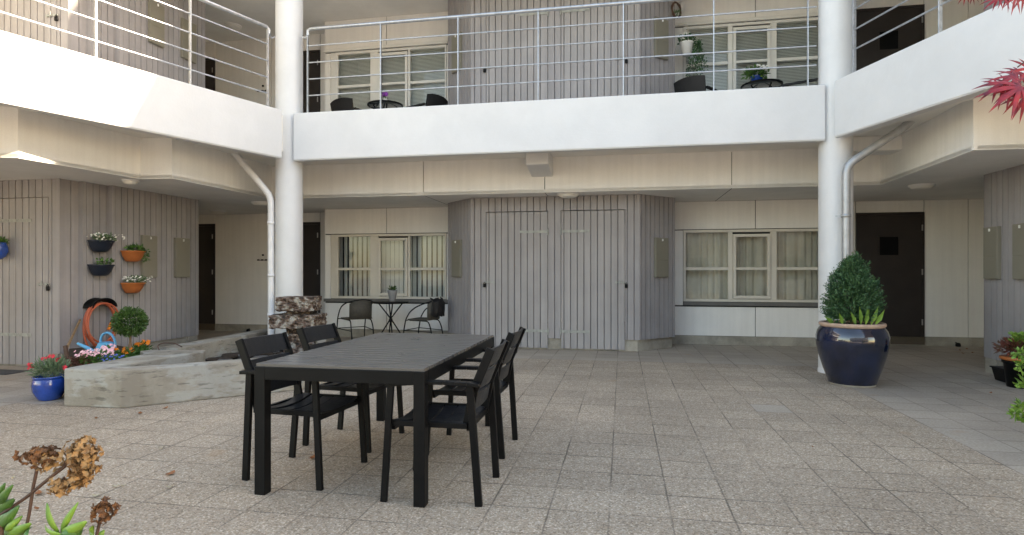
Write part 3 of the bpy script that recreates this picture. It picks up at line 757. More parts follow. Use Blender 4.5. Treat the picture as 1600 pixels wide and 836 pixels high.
# ------------------------------------------------------------------ pipes, duct boxes, lamps
def arc_pts(pts, r=.12, n=6):
    out = [Vector(pts[0])]
    for i in range(1, len(pts)-1):
        p0, p, p1 = Vector(pts[i-1]), Vector(pts[i]), Vector(pts[i+1]); a = p+(p0-p).normalized()*r; b = p+(p1-p).normalized()*r
        for k in range(n+1):
            t = k/n; out.append((1-t)**2*a+2*t*(1-t)*p+t*t*b)
    out.append(Vector(pts[-1])); return out
def pipe(label, pts, r, m, brz):
    p = pts[0]; o = thing('downpipe', label, 'downpipe', (p[0], p[1], 0), 'rainwater downpipes')
    mb = MB(); mb.tube(arc_pts(pts), r, 16); mb.build('pipe', m, o)
    for z in brz:
        mb = MB(); mb.lathe([(r+.001, -.02), (r+.008, -.02), (r+.008, .02), (r+.001, .02)], (p[0], p[1], z), 16)
        mb.bar((p[0], p[1], z), (p[0]+.10*(1 if p[0] < 0 else -1), p[1]+.05, z), .012, .018); mb.build('bracket', m, o)
xl = (423.5-800)/FP*8.66
pipe('white downpipe beside the left column, bent under the gallery', [(xl, 8.66, 0), (xl, 8.66, 2.36), (-4.12, 8.72, 3.02)], .047, M['pipewhite'], (.62, 1.97, 1.2))
xr = (1322-800)/FP*7.02
pipe('zinc downpipe on the right column, bent back under the right gallery', [(xr, 7.02, 0), (xr, 7.02, 2.52), (4.62, 6.86, 2.97), (4.66, 6.88, 3.02)], .047, M['zinc'], (1.92, .9))
db = thing('duct_box', 'white box hanging under the central gallery above the doors', 'duct box', (0, 8.7, 2.7))
mb = MB(FR); s0, s1 = s_at(821, 8.35), s_at(857, 8.35)
mb.add([(s0, 8.35, 2.79), (s1, 8.35, 2.79), (s1, 8.96, 2.70), (s0, 8.96, 2.70), (s0, 8.35, 2.998), (s1, 8.35, 2.998), (s1, 8.96, 2.998), (s0, 8.96, 2.998)],
       [(0, 3, 2, 1), (4, 5, 6, 7), (0, 1, 5, 4), (1, 2, 6, 5), (2, 3, 7, 6), (3, 0, 4, 7)])
mb.build('casing', M['white'], db, bevel=.02)
db = thing('duct_box', 'cream boxed beam between the right column and the angled fascia', 'duct box', (4.8, 7.6, 2.8))
mb = MB(FR); mb.box(s_at(1318, 8.3), s_at(1436, 8.3), 8.3, 8.62, 2.81, 2.998); mb.build('casing', M['cream'], db, bevel=.008)
def dome(px, py, z, label, r=.15, small=False):
    p = G(px, py, z) if z < 9 else None
    Y = (z-CH)*FP/(HZ-py); x = (px-800)/FP*Y
    o = thing('ceiling_lamp', label, 'ceiling lamp', (x, Y, z), 'round ceiling lamps')
    mb = MB(); mb.lathe([(r+.01, .0), (r+.01, -.02), (r-.01, -.022)], (x, Y, z), 32); mb.build('rim', M['whitepl'], o)
    mb = MB(); mb.lathe([(r-.01, -.02), (r*.9, -.04), (r*.6, -.058), (0, -.066)], (x, Y, z), 32); mb.build('diffuser', M['lamp'], o)
dome(888, 303, CZ, 'round white ceiling lamp over the central plank doors', .16)
dome(1440, 289, CZ, 'round white ceiling lamp by the dark door on the right')
dome(408, 316, CZ, 'round white ceiling lamp near the white downpipe')
dome(340, 329.5, CZ, 'round white ceiling lamp before the dark door in the left corner')
dome(204, 281.5, CZ, 'small flat ceiling lamp above the hanging pots', .09)
dome(364, 40, CZ2-.0, 'round white ceiling lamp upstairs left')

# ------------------------------------------------------------------ dining table and chairs
def place(o, x, y, rz): o.location = (x, y, 0); o.rotation_euler = (0, 0, rz); return o
TW, TL, TH = 1.0, 1.73, .737
tb = thing('dining_table', 'large black slatted dining table in the middle of the courtyard', 'table')
mb = MB(); 
nsl = 19; pitch = (TL-.008)/nsl
for i in range(nsl):
    y0 = -TL/2+.004+i*pitch; mb.box(-TW/2+.004, TW/2-.004, y0+.008, y0+pitch-.008, TH-.02, TH)
mb.build('tabletop', M['tabletop'], tb, bevel=.003)
mb = MB(); a = .072; L_ = .064
mb.box(-TW/2+L_, TW/2-L_, -TL/2, -TL/2+.03, TH-.017-a, TH-.017); mb.box(-TW/2+L_, TW/2-L_, TL/2-.03, TL/2, TH-.017-a, TH-.017)
mb.box(-TW/2, -TW/2+.03, -TL/2+L_, TL/2-L_, TH-.017-a, TH-.017); mb.box(TW/2-.03, TW/2, -TL/2+L_, TL/2-L_, TH-.017-a, TH-.017)
mb.build('apron', M['black'], tb, bevel=.002)
for sx in (-1, 1):
    for sy in (-1, 1):
        mb = MB(); x = sx*(TW/2-L_/2); y = sy*(TL/2-L_/2); mb.box(x-L_/2, x+L_/2, y-L_/2, y+L_/2, 0, TH-.017); mb.build('leg', M['black'], tb, bevel=.003)
place(tb, -.795, 4.06, ANG)

def dining_chair():
    o = thing('dining_chair', '', 'chair')
    wF, wR = .255, .225
    for s in (-1, 1):
        mb = MB(); y = s*wF
        mb.bar((.262, y, 0), (.225, s*.245, .645), .026, .036, up=(1, 0, 0)); mb.build('leg', M['black'], o, bevel=.003)
        mb = MB(); mb.bar((-.262, s*wR, 0), (-.218, s*.245, .645), .026, .040, up=(1, 0, 0)); mb.build('leg', M['black'], o, bevel=.003)
        mb = MB(); n = 8
        for i in range(n):
            t0, t1 = i/n, (i+1)/n
            f = lambda t: (-.27+.52*t, s*.248, .652+.010*math.sin(t*math.pi)-.016*t*t)
            mb.bar(f(t0), f(t1), .052, .020)
        mb.build('armrest', M['black'], o, bevel=.003)
        mb = MB(); mb.bar((-.19, s*.205, .41), (-.232, s*.207, .62), .022, .048, up=(1, 0, 0)); mb.bar((-.232, s*.207, .615), (-.325, s*.207, .838), .022, .048, up=(1, 0, 0)); mb.build('back_post', M['black'], o, bevel=.003)
        mb = MB(); mb.bar((-.20, s*.226, .425), (.228, s*.226, .425), .022, .030); mb.build('side_rail', M['black'], o, bevel=.002)
    mb = MB(); mb.bar((.222, -.22, .400), (.222, .22, .400), .022, .030); mb.build('cross_rail', M['black'], o, bevel=.002); mb = MB(); mb.bar((-.20, -.21, .41), (-.20, .21, .41), .022, .03); mb.build('cross_rail', M['black'], o, bevel=.002)
    # seat: five slats across the width, dished in the middle
    mb = MB(); n = 10; x = -.19
    for i in range(5):
        w_ = .080; x0 = -.195+i*.0865; x1 = x0+w_
        drop = .016*math.sin(math.pi*(i+.5)/5)
        vs = []
        for k in range(n+1):
            y = -.214+.428*k/n; z = .446-drop-.026*(1-(2*k/n-1)**2)
            vs += [(x0, y, z), (x1, y, z), (x1, y, z-.014), (x0, y, z-.014)]
        fs = []
        for k in range(n):
            for j in range(4): fs.append((4*k+j, 4*k+4+j, 4*k+4+(j+1) % 4, 4*k+(j+1) % 4))
        fs += [(0, 1, 2, 3), (4*n+3, 4*n+2, 4*n+1, 4*n)]
        mb.add(vs, fs)
    mb.build('seat', M['polywood'], o, bevel=.002)
    mb = MB()
    for (z0, z1) in ((.732, .838), (.610, .712), (.500, .590)):
        def xa(z): return -.232-(z-.62)*.42 if z > .62 else -.19-(z-.41)*.2
        m = 8; vs = []
        for k in range(m+1):
            y = -.198+.396*k/m; bow = -.018*(1-(2*k/m-1)**2)
            vs += [(xa(z0)+bow+.008, y, z0), (xa(z1)+bow+.008, y, z1), (xa(z1)+bow-.008, y, z1), (xa(z0)+bow-.008, y, z0)]
        fs = []
        for k in range(m):
            for j in range(4): fs.append((4*k+j, 4*k+(j+1) % 4, 4*k+4+(j+1) % 4, 4*k+4+j))
        fs += [(3, 2, 1, 0), (4*m, 4*m+1, 4*m+2, 4*m+3)]
        mb.add(vs, fs)
    mb.build('backrest', M['polywood'], o, bevel=.002)
    return o
spots = [(-1.288, 3.687, R(-14.9), 'black slatted armchair at the near left corner of the dining table'),
         (-1.175, 4.39, R(-15.7), 'black slatted armchair on the left side of the table, nearer the stone fountain'),
         (-.394, 3.41, R(169.6), 'black slatted armchair at the near right corner of the dining table'),
         (-.278, 4.215, R(168.5), 'black slatted armchair on the right side of the table, nearer the plank doors')]
c0 = dining_chair()
for i, (x, y, a, lab) in enumerate(spots):
    o = c0 if i == 0 else copy_tree(c0)
    place(o, x, y, a); o['label'] = lab; o['group'] = 'black armchairs around the dining table'

# ------------------------------------------------------------------ bistro set on the ground floor, seating upstairs
def bistro_chair(name, bagmat, label, low=True):
    o = thing(name, label, 'chair')
    r = .011
    for s in (-1, 1):
        mb = MB(); y = s*.26
        # front leg sweeps up into the arm and round to the back
        pts = [(.26, y, 0), (.24, y, .25), (.20, y, .45), (.12, y, .58), (.0, s*.27, .66), (-.14, s*.25, .72), (-.23, s*.16, .755), (-.26, 0, .775)]
        mb.tube(arc_pts(pts, .05, 3), r, 8); mb.build('arm_frame', M['black'], o)
        mb = MB(); mb.tube(arc_pts([(-.30, s*.20, 0), (-.24, s*.20, .30), (-.19, s*.19, .42), (.16, s*.20, .43)], .05, 4), r, 8); mb.build('leg', M['black'], o)
        mb = MB(); mb.tube([(.235, y, .26), (-.25, s*.2, .24)], .008, 6); mb.build('side_stretcher', M['black'], o)
    mb = MB(); mb.tube([(.238, -.26, .26), (.238, .26, .26)], .008, 6); mb.tube([(.2, -.26, .43), (.2, .26, .43)], .009, 6); mb.build('front_stretcher', M['black'], o)
    mb = MB(); mb.box(-.20, .20, -.21, .21, .43, .452); mb.build('seat', bagmat, o, bevel=.008)
    mb = MB(); n = 10; vs = []
    for k in range(n+1):
        a = -1.0+2.0*k/n; x = -.03-.235*math.cos(a*.95); y = .235*math.sin(a)
        vs += [(x, y, .45), (x-.01, y, .765-.06*a*a)]
    mb.add(vs, [(2*k, 2*k+2, 2*k+3, 2*k+1) for k in range(n)], True); mb.build('backrest', bagmat, o, solid=.012)
    return o
bc = bistro_chair('bistro_chair', M['rattan'], 'grey woven bistro chair left of the small round table')
p = P3(557, 470, 10.35); place(bc, p.x, p.y, R(128))
bc2 = copy_tree(bc); p = P3(662, 470, 10.15); place(bc2, p.x, p.y, R(160)); bc2['label'] = 'grey woven bistro chair under the window with black cloth on its back'
for o in (bc, bc2): o['group'] = 'woven chairs at the bistro table'
# dark cloth draped on the chair back
mb = MB(Matrix.Translation((p.x, p.y, 0)) @ Matrix.Rotation(R(160), 4, 'Z'))
vs = []; n = 12
for k in range(n+1):
    a = -.9+1.8*k/n
    for j, z in enumerate((.50, .62, .74, .80)):
        x = -.05-.25*math.cos(a)-.03-.02*math.sin(k*2.1+j)-(.02 if j < 3 else -.02); vs.append((x, .25*math.sin(a), z+.015*math.sin(k*1.7)))
mb.add(vs, [(4*k+j, 4*k+4+j, 4*k+5+j, 4*k+1+j) for k in range(n) for j in range(3)], True)
o = mb.build('cloth', M['blackfab'], solid=.01); tag(recenter(o), 'black cloth hung over the back of the right bistro chair', 'cloth')
def round_table(x, y, z, label, topmat, legs='cross'):
    o = thing('bistro_table', label, 'table', (x, y, z))
    mb = MB(); mb.lathe([(0, .70), (.29, .70), (.305, .708), (.305, .722), (.29, .728), (0, .728)], (x, y, z), 36); mb.build('tabletop', topmat, o)
    mb = MB(); mb.lathe([(.296, .697), (.316, .702), (.316, .722), (.305, .727)], (x, y, z), 36); mb.build('rim', M['black'], o)
    for k in range(4):
        a = k*math.pi/2+.35; c, s = math.cos(a), math.sin(a)
        mb = MB(); mb.tube(arc_pts([(x+c*.27, y+s*.27, z), (x+c*.02, y+s*.02, z+.40), (x-c*.21, y-s*.21, z+.70)], .06, 4), .0115, 8); mb.build('leg', M['black'], o)
    mb = MB(); mb.lathe([(.03, .37), (.035, .40), (.03, .43)], (x, y, z), 12); mb.build('leg_ring', M['black'], o)
    return o
p = P3(610.5, 471, 10.4); round_table(p.x, p.y, 0, 'small round black bistro table with crossed legs under the left window', M['black'])
TBx, TBy = p.x, p.y

# ---------- foliage helpers
def leafv(c, d, up, L, Wd, fold=.25, bend=.0):
    d = d.normalized(); s = d.cross(up)
    if s.length < 1e-3: s = d.cross(Vector((1, 0, 0)))
    s.normalize(); u = s.cross(d)
    a = c; m = c+d*L*.5+u*(-fold*Wd); e = c+d*L+u*(-bend*L)
    l = c+d*L*.45+s*Wd/2; r = c+d*L*.45-s*Wd/2
    return [a, l, e, r, m]
def add_leaf(mb, c, d, up, L, Wd, fold=.25, bend=.2):
    v = leafv(Vector(c), Vector(d), Vector(up), L, Wd, fold, bend); mb.add(v, [(0, 4, 1), (1, 4, 2), (0, 3, 4), (3, 2, 4)], True)
def rdir():
    while True:
        v = Vector((random.uniform(-1, 1), random.uniform(-1, 1), random.uniform(-1, 1)))
        if .1 < v.length < 1: return v.normalized()
def cluster(mb, c, rx, ry, rz, n, L, Wd, shell=.5, up=.3, jag=0.0):
    c = Vector(c)
    for _ in range(n):
        d = rdir(); r = (shell+(1-shell)*random.random())
        if jag: r *= 1+jag*math.sin(7*d.x+3)*math.cos(6*d.y+1)
        p = c+Vector((d.x*rx, d.y*ry, d.z*rz))*r
        dd = (d+rdir()*.7+Vector((0, 0, up))).normalized()
        add_leaf(mb, p, dd, rdir(), L*random.uniform(.6, 1.2), Wd*random.uniform(.7, 1.2))
def flowers(mb, c, r, h, n, sz, petals=5):
    c = Vector(c)
    for _ in range(n):
        a = random.uniform(0, 6.28); q = math.sqrt(random.random())*r
        p = c+Vector((q*math.cos(a), q*math.sin(a), random.uniform(0, h)))
        f = Vector((random.uniform(-.5, .5), random.uniform(-1, -.1), random.uniform(.2, 1))).normalized()
        s = f.cross(Vector((0, 0, 1))).normalized(); u = s.cross(f)
        vs = [p+f*.004]; 
        for k in range(petals*2):
            an = math.pi*k/petals; rr = sz*(1 if k % 2 == 0 else .55); vs.append(p+(s*math.cos(an)+u*math.sin(an))*rr)
        m = petals*2; mb.add(vs, [(0, 1+k, 1+(k+1) % m) for k in range(m)])

# small grey pot on bistro table
o = thing('plant_pot', 'small tapered grey pot with a succulent on the bistro table', 'plant pot', (TBx+.03, TBy, .728))
mb = MB(); mb.lathe([(0, .0), (.05, 0), (.055, .03), (.082, .16), (.085, .2), (.078, .2), (.07, .17), (0, .17)], (TBx+.03, TBy, .728), 24); mb.build('pot', M['greypot'], o)
mb = MB(); cluster(mb, (TBx+.03, TBy, .728+.21), .06, .06, .05, 70, .06, .025, .1, .8); mb.build('foliage', M['leafbox'], o)

# upstairs seats
def wicker_chair(x, y, rz, label):
    o = thing('wicker_chair', label, 'chair', (x, y, UP)); 
    m = Matrix.Translation((x, y, UP)) @ Matrix.Rotation(rz, 4, 'Z')
    for sx in (-1, 1):
        for sy in (-1, 1):
            mb = MB(m); mb.bar((sx*.23, sy*.24, 0), (sx*.22, sy*.22, .42), .03, .03, up=(1, 0, 0)); mb.build('leg', M['black'], o)
    mb = MB(m); mb.box(-.25, .25, -.26, .26, .38, .45); mb.build('seat', M['blackfab'], o, bevel=.01)
    mb = MB(m); n = 8; vs = []
    for k in range(n+1):
        a = -1+2*k/n; vs += [(-.24-.03*(1-a*a), .27*a, .45), (-.32-.05*(1-a*a), .29*a, .86-.035*a*a)]
    mb.add(vs, [(2*k, 2*k+2, 2*k+3, 2*k+1) for k in range(n)]); mb.build('backrest', M['blackfab'], o, solid=.03)
    for s in (-1, 1):
        mb = MB(m); mb.bar((-.27, s*.28, .66), (.22, s*.28, .64), .05, .03); mb.bar((.22, s*.28, .64), (.23, s*.26, .3), .035, .03, up=(1, 0, 0)); mb.build('armrest', M['blackfab'], o, bevel=.004)
    return o
def up_pt(px, t): v = W(s_at(px, t), t); return v
for px, t, rz, lab in ((556, 10.2, R(55), 'dark wicker chair upstairs left of the round glass table with the purple flower'), (661, 10.15, R(150), 'dark wicker chair upstairs right of the round glass table with the purple flower'),
                       (1094, 10.1, R(40), 'black wicker chair upstairs under the hanging white pot'), (1250, 10.0, R(150), 'black wicker chair upstairs against the right column')):
    v = up_pt(px, t); o = wicker_chair(v.x, v.y, rz, lab); o['group'] = 'wicker chairs upstairs'
v = up_pt(602, 9.95); round_table(v.x, v.y, UP-.0, 'round glass table upstairs with a purple flower', M['tableglass'])
o = thing('flower_vase', 'white vase with a purple flower on the left upstairs table', 'vase', (v.x, v.y, UP+.728))
mb = MB(); mb.lathe([(0, 0), (.04, 0), (.05, .06), (.03, .1), (.035, .12)], (v.x, v.y, UP+.728), 20); mb.build('vase', M['whitepl'], o)
mb = MB(); flowers(mb, (v.x, v.y-.03, UP+.87), .05, .06, 30, .03); mb.build('flower', M['puflower'], o)
mb = MB(); cluster(mb, (v.x-.03, v.y, UP+.84), .08, .05, .05, 40, .05, .02, .2); mb.build('foliage', M['leafgreen'], o)
v = up_pt(1190, 10.0); round_table(v.x, v.y, UP, 'round glass table upstairs with white flowers in a blue pot', M['tableglass'])
o = thing('plant_pot', 'blue and white pot of white flowers on the right upstairs table', 'plant pot', (v.x-.08, v.y, UP+.728))
mb = MB(); mb.lathe([(0, 0), (.07, 0), (.095, .12), (.1, .13), (.08, .13), (0, .12)], (v.x-.08, v.y, UP+.728), 24); mb.build('pot', M['blueglaze'], o)
mb = MB(); cluster(mb, (v.x-.08, v.y, UP+.9), .18, .16, .09, 260, .08, .04, .3); mb.build('foliage', M['leafgreen'], o)
mb = MB(); flowers(mb, (v.x-.06, v.y-.05, UP+.93), .13, .07, 45, .028); mb.build('flower', M['wflower'], o)

# hanging pot upstairs, wreath, sensor
v = up_pt(1073, 10.15); zc = CH+(HZ-76)/FP*v.y
o = thing('hanging_pot', 'white hanging pot with a trailing plant upstairs', 'hanging pot', (v.x, v.y, zc-.12))
mb = MB(); mb.lathe([(0, -.11), (.07, -.11), (.10, .07), (.115, .08), (.115, .1), (.10, .1), (0, .08)], (v.x, v.y, zc), 28); mb.build('pot', M['whitepl'], o)
mb = MB()
for k in range(3): a = k*2.09+.5; mb.tube([(v.x+.11*math.cos(a), v.y+.11*math.sin(a), zc+.1), (v.x, v.y, zc+.42)], .004, 5)
mb.bar((v.x, v.y, zc+.42), (v.x-.12, v.y+.1, zc+.44), .012, .02); mb.build('hanger', M['creamtrim'], o)
mb = MB(); cluster(mb, (v.x, v.y, zc+.14), .14, .12, .08, 200, .05, .03, .2)
for k in range(26):
    x = v.x+.10+random.uniform(-.02, .12); y = v.y+random.uniform(-.1, .05); z = zc+.12; dx = random.uniform(-.01, .02)
    L = random.uniform(.25, .62)
    for i in range(int(L/.02)):
        x += dx*.4+random.uniform(-.008, .008); z -= .02; add_leaf(mb, (x, y, z), rdir()+Vector((0, 0, -.4)), rdir(), .04, .022)
mb.build('foliage', M['leafdk'], o)
mb = MB(); flowers(mb, (v.x-.04, v.y-.09, zc+.14), .08, .12, 22, .022); mb.build('flower', M['wflower'], o)
sB_ = s_at(998, TF); fR = W(sB_, TF); bR = W(sB_+.6, TF+.6); dv = (bR-fR).normalized(); nn = Vector((dv.y, -dv.x))
u = u_px(fR, bR, 1053); c = fR+dv*u+nn*.04; zc = CH+(HZ-16)/FP*c.y
o = thing('wreath', 'small twig wreath hung on the upstairs shed side', 'wreath', (c.x, c.y, zc-.1))
for j in range(3):
    mb = MB(); pts = []
    for k in range(25): a = 2*math.pi*k/24; rr = .105+.008*math.sin(5*a+j*2); pts.append((c.x+dv.x*rr*math.cos(a)+nn.x*.01*j, c.y+dv.y*rr*math.cos(a)+nn.y*.01*j, zc+rr*1.15*math.sin(a)))
    mb.tube(pts, .009, 6); mb.build('twig_ring', M['stem'], o)
mb = MB(); cluster(mb, (c.x+nn.x*.03, c.y+nn.y*.03, zc-.05), .05, .03, .05, 60, .04, .02, .1); mb.build('ornament', M['leafgrey'], o)
v = W(s_at(1065, 10.5), 10.5); zc = CH+(HZ-10)/FP*v.y
mb = MB(); mb.lathe([(0, -.08), (.035, -.07), (.045, 0), (.045, .06), (0, .07)], (v.x, v.y, zc), 16); mb.box(v.x-.02, v.x+.02, v.y, v.y+.12, zc-.02, zc+.03)
o = mb.build('wall_lamp', M['whitepl']); tag(recenter(o), 'small white wall fitting upstairs beside the wreath', 'wall lamp')

# ------------------------------------------------------------------ concrete basin with water, stones
bs = thing('concrete_basin', 'weathered low concrete basin beside the dining table', 'basin', (-3.2, 6.5, 0))
z = .35
mb = MB(); mb.prism([(-4.18, 5.49), (-3.585, 5.39), (-1.95, 6.42), (-2.06, 6.55), (-3.62, 5.60), (-3.86, 5.60), (-4.02, 5.72)], 0, z); mb.build('front_wall', M['concrete'], bs, bevel=.012)
mb = MB(); mb.prism([(-4.18, 5.492), (-4.022, 5.722), (-3.858, 5.602), (-3.622, 5.602), (-3.50, 6.70), (-3.56, 6.84), (-4.2, 6.86), (-4.26, 6.74), (-4.05, 6.5), (-4.03, 6.1)][0:2]+[(-3.862, 5.603), (-3.50, 6.70), (-3.56, 6.84), (-4.2, 6.86), (-4.26, 6.74), (-4.05, 6.5), (-4.10, 6.1), (-4.20, 5.6)], 0, z-.004); mb.build('channel_wall', M['concrete'], bs, bevel=.012)
mb = MB(); mb.prism([(-3.94, 6.98), (-3.80, 8.3), (-3.72, 9.3), (-3.95, 9.35), (-4.05, 8.4), (-4.22, 7.0)], 0, z); mb.build('far_wall', M['concrete'], bs, bevel=.012)
mb = MB(); mb.prism([(-1.952, 6.424), (-2.72, 8.5), (-2.86, 8.48), (-2.10, 6.56)], 0, z-.003); mb.build('side_wall', M['concrete'], bs, bevel=.01)
mb = MB(); mb.prism([(-2.72, 8.52), (-3.72, 9.32), (-3.72, 9.18), (-2.86, 8.50)], 0, z-.006); mb.build('end_wall', M['concrete'], bs)
mb = MB(); mb.add([(-3.95, 5.55, .14), (-3.5, 5.5, .14), (-1.98, 6.45, .14), (-2.8, 8.55, .14), (-3.75, 9.2, .14), (-3.98, 7.0, .14)], [(0, 1, 2, 3, 4, 5)]); mb.build('water', M['water'], bs)
# stones in the channel
for k in range(46):
    while True:
        x = random.uniform(-3.9, -2.2); y = random.uniform(5.8, 8.8)
        if y > 5.75+(x+3.6)*.62+.25 and x < -2.0-(y-6.4)*.36-.18 and x > (-3.45 if y < 6.9 else -3.72): break
    r = random.uniform(.04, .13)
    mb = MB(Matrix.Translation((x, y, .15)) @ Matrix.Rotation(random.uniform(0, 3), 4, 'Z') @ Matrix.Diagonal((1.5, 1, .35, 1)))
    mb.lathe([(0, -r), (r*.7, -r*.6), (r, 0), (r*.75, r*.6), (0, r*.8)], (0, 0, 0), 9, jit=.12)
    o = mb.build('wet_stone', M['soil'] if k % 4 else M['sill']); tag(recenter(o), 'flat wet stone lying in the concrete basin', 'stone', 'stones in the concrete basin')
# reinforcing hook on the wall
mb = MB(); a = G(250, 546, .35); pts = [(a.x+.02, a.y-.05, .352), (a.x-.02, a.y-.02, .40), (a.x, a.y+.05, .42), (a.x+.10, a.y+.12, .41), (a.x+.18, a.y+.14, .36)]
mb.tube(arc_pts(pts, .03, 3), .007, 6); o = mb.build('iron_hook', M['rust']); tag(recenter(o), 'bent dark iron hook lying on the basin wall', 'hook')

# fountain of stacked split stones
fx, fy = (468-800)/FP*8.05, 8.05
o = thing('stone_fountain', 'fountain of stacked rough red granite blocks before the left column', 'fountain', (fx, fy, .1))
def rough_block(name, x0, x1, z0, z1, dpt, mtr=M['stone'], rot=0):
    bm = bmesh.new(); bmesh.ops.create_cube(bm, size=1)
    bmesh.ops.scale(bm, vec=(x1-x0, dpt, z1-z0), verts=bm.verts)
    bmesh.ops.subdivide_edges(bm, edges=bm.edges, cuts=9, use_grid_fill=True)
    bmesh.ops.rotate(bm, verts=bm.verts, matrix=Matrix.Rotation(rot, 3, 'Z'))
    for v in bm.verts:
        top = abs(v.co.z-(z1-z0)/2) < 1e-4
        v.co += Vector((random.uniform(-1, 1), random.uniform(-1, 1), random.uniform(-1, 1)*(.2 if top else .6)))*.017
    me = bpy.data.meshes.new(name); bm.to_mesh(me); bm.free(); me.materials.append(mtr)
    b = bpy.data.objects.new(name, me); COL.objects.link(b); b.parent = o; b.location = ((x0+x1)/2-fx, fy-o.location.y, (z0+z1)/2-o.location.z); return b
def X(px): return (px-800)/FP*8.05
def Z(py): return CH-(py-HZ)/FP*8.05
rough_block('granite_block', X(439.5), X(495), Z(485), Z(463.5), .42, rot=.05)
rough_block('granite_block', X(432.5), X(501), Z(511), Z(490.5), .50, rot=-.04)
rough_block('granite_block', X(456), X(495), Z(544), Z(520), .36, rot=.1)
rough_block('spacer_stone', X(453), X(483), Z(491), Z(484.5), .25)
rough_block('spacer_stone', X(453), X(470), Z(521), Z(510.5), .25)
rough_block('spacer_stone', X(474), X(492), Z(521), Z(510.5), .25)
rough_block('base_stone', X(452), X(497), .0, Z(543.5), .42)

# ------------------------------------------------------------------ flower bed, topiary, tools
mb = MB(); mb.prism([(-4.19, 5.52), (-4.11, 6.1), (-4.06, 6.48), (-4.27, 6.74), (-4.22, 6.9), (-4.24, 7.2), (-5.55, 8.2), (-5.83, 7.75), (-5.2, 6.9)], 0, .24)
o = mb.build('flower_bed', M['soil']); tag(recenter(o), 'soil bed between the concrete basin and the left shed', 'flower bed')
bx, by = -4.43, 6.83
o = thing('topiary_tree', 'small ball clipped topiary tree on a bare stem in the bed', 'topiary', (bx, by, .24))
mb = MB(); mb.tube([(bx-.012, by, .2), (bx+.01, by, .36), (bx-.005, by, .56)], [.017, .013, .011], 8); mb.tube([(bx+.015, by, .2), (bx-.01, by, .36), (bx+.012, by, .56)], [.014, .012, .011], 8); mb.build('trunk', M['trunk'], o)
mb = MB(); cluster(mb, (bx, by, .672), .178, .178, .165, 3600, .03, .017, .55, .1, .06); mb.build('crown', M['leafbox'], o)
def low_plant(px, py, zb, name, label, fol, flo, rx, h, nl, nf, L=.05, Wd=.02, fs=.018, cat='plant'):
    p = G(px, py, zb); o = thing(name, label, cat, (p.x, p.y, zb))
    mb = MB(); cluster(mb, (p.x, p.y, zb+h*.5), rx, rx*.8, h*.5, nl, L, Wd, .2, .5); mb.build('foliage', fol, o)
    if flo: mb = MB(); flowers(mb, (p.x, p.y-.04, zb+h*.75), rx*.85, h*.45, nf, fs); mb.build('flower', flo, o)
    return o
low_plant(152, 572, .24, 'flowering_plant', 'pink flowering plant in the bed before the watering can', M['leafgreen'], M['pflower'], .20, .15, 300, 90, .055, .026, .018)
low_plant(172, 565, .24, 'flowering_plant', 'deeper pink flowering plant beside the watering can', M['leafgreen'], M['pflower'], .09, .16, 120, 36, .05, .026, .018)
low_plant(183, 572, .24, 'flowering_plant', 'small blue flowers in the bed by the basin rim', M['leafgreen'], M['bflower'], .13, .10, 120, 26, .05, .02, .014)
low_plant(122, 574, .24, 'heather_plant', 'dark red heather at the left end of the bed', M['leafburg'], None, .13, .11, 300, 0, .04, .012)
low_plant(196, 563, .24, 'marigold', 'orange marigold left of the topiary stem', M['leafgreen'], M['oflower'], .12, .12, 200, 9, .05, .02, .03)
low_plant(220, 557, .24, 'marigold', 'orange marigold right of the topiary stem', M['leafgreen'], M['oflower'], .14, .15, 260, 10, .05, .02, .032)
low_plant(215, 560, .24, 'green_plant', 'low green plant in front of the topiary', M['leafgreen'], None, .16, .09, 260, 0)
# watering can
wx, wy = (166-800)/FP*7.0, 7.0; wz = .24
o = thing('watering_can', 'light blue plastic watering can behind the pink flowers', 'watering can', (wx, wy, wz))
mb = MB(); mb.lathe([(0, 0), (.10, 0), (.115, .02), (.108, .14), (.085, .19), (.06, .2), (.055, .19), (0, .185)], (wx, wy, wz-.02), 28, sq=.8); mb.build('body', M['bluecan'], o)
mb = MB(); mb.tube(arc_pts([(wx-.08, wy-.02, wz+.03), (wx-.17, wy-.04, wz+.10), (wx-.30, wy-.06, wz+.17)], .04), [.028]+[.022]*7+[.013], 12); mb.build('spout', M['bluecan'], o)
mb = MB(); mb.tube(arc_pts([(wx-.07, wy, wz+.15), (wx-.06, wy, wz+.27), (wx+.04, wy, wz+.30), (wx+.11, wy, wz+.2), (wx+.105, wy, wz+.02)], .06), .014, 10); mb.build('handle', M['bluecan'], o)
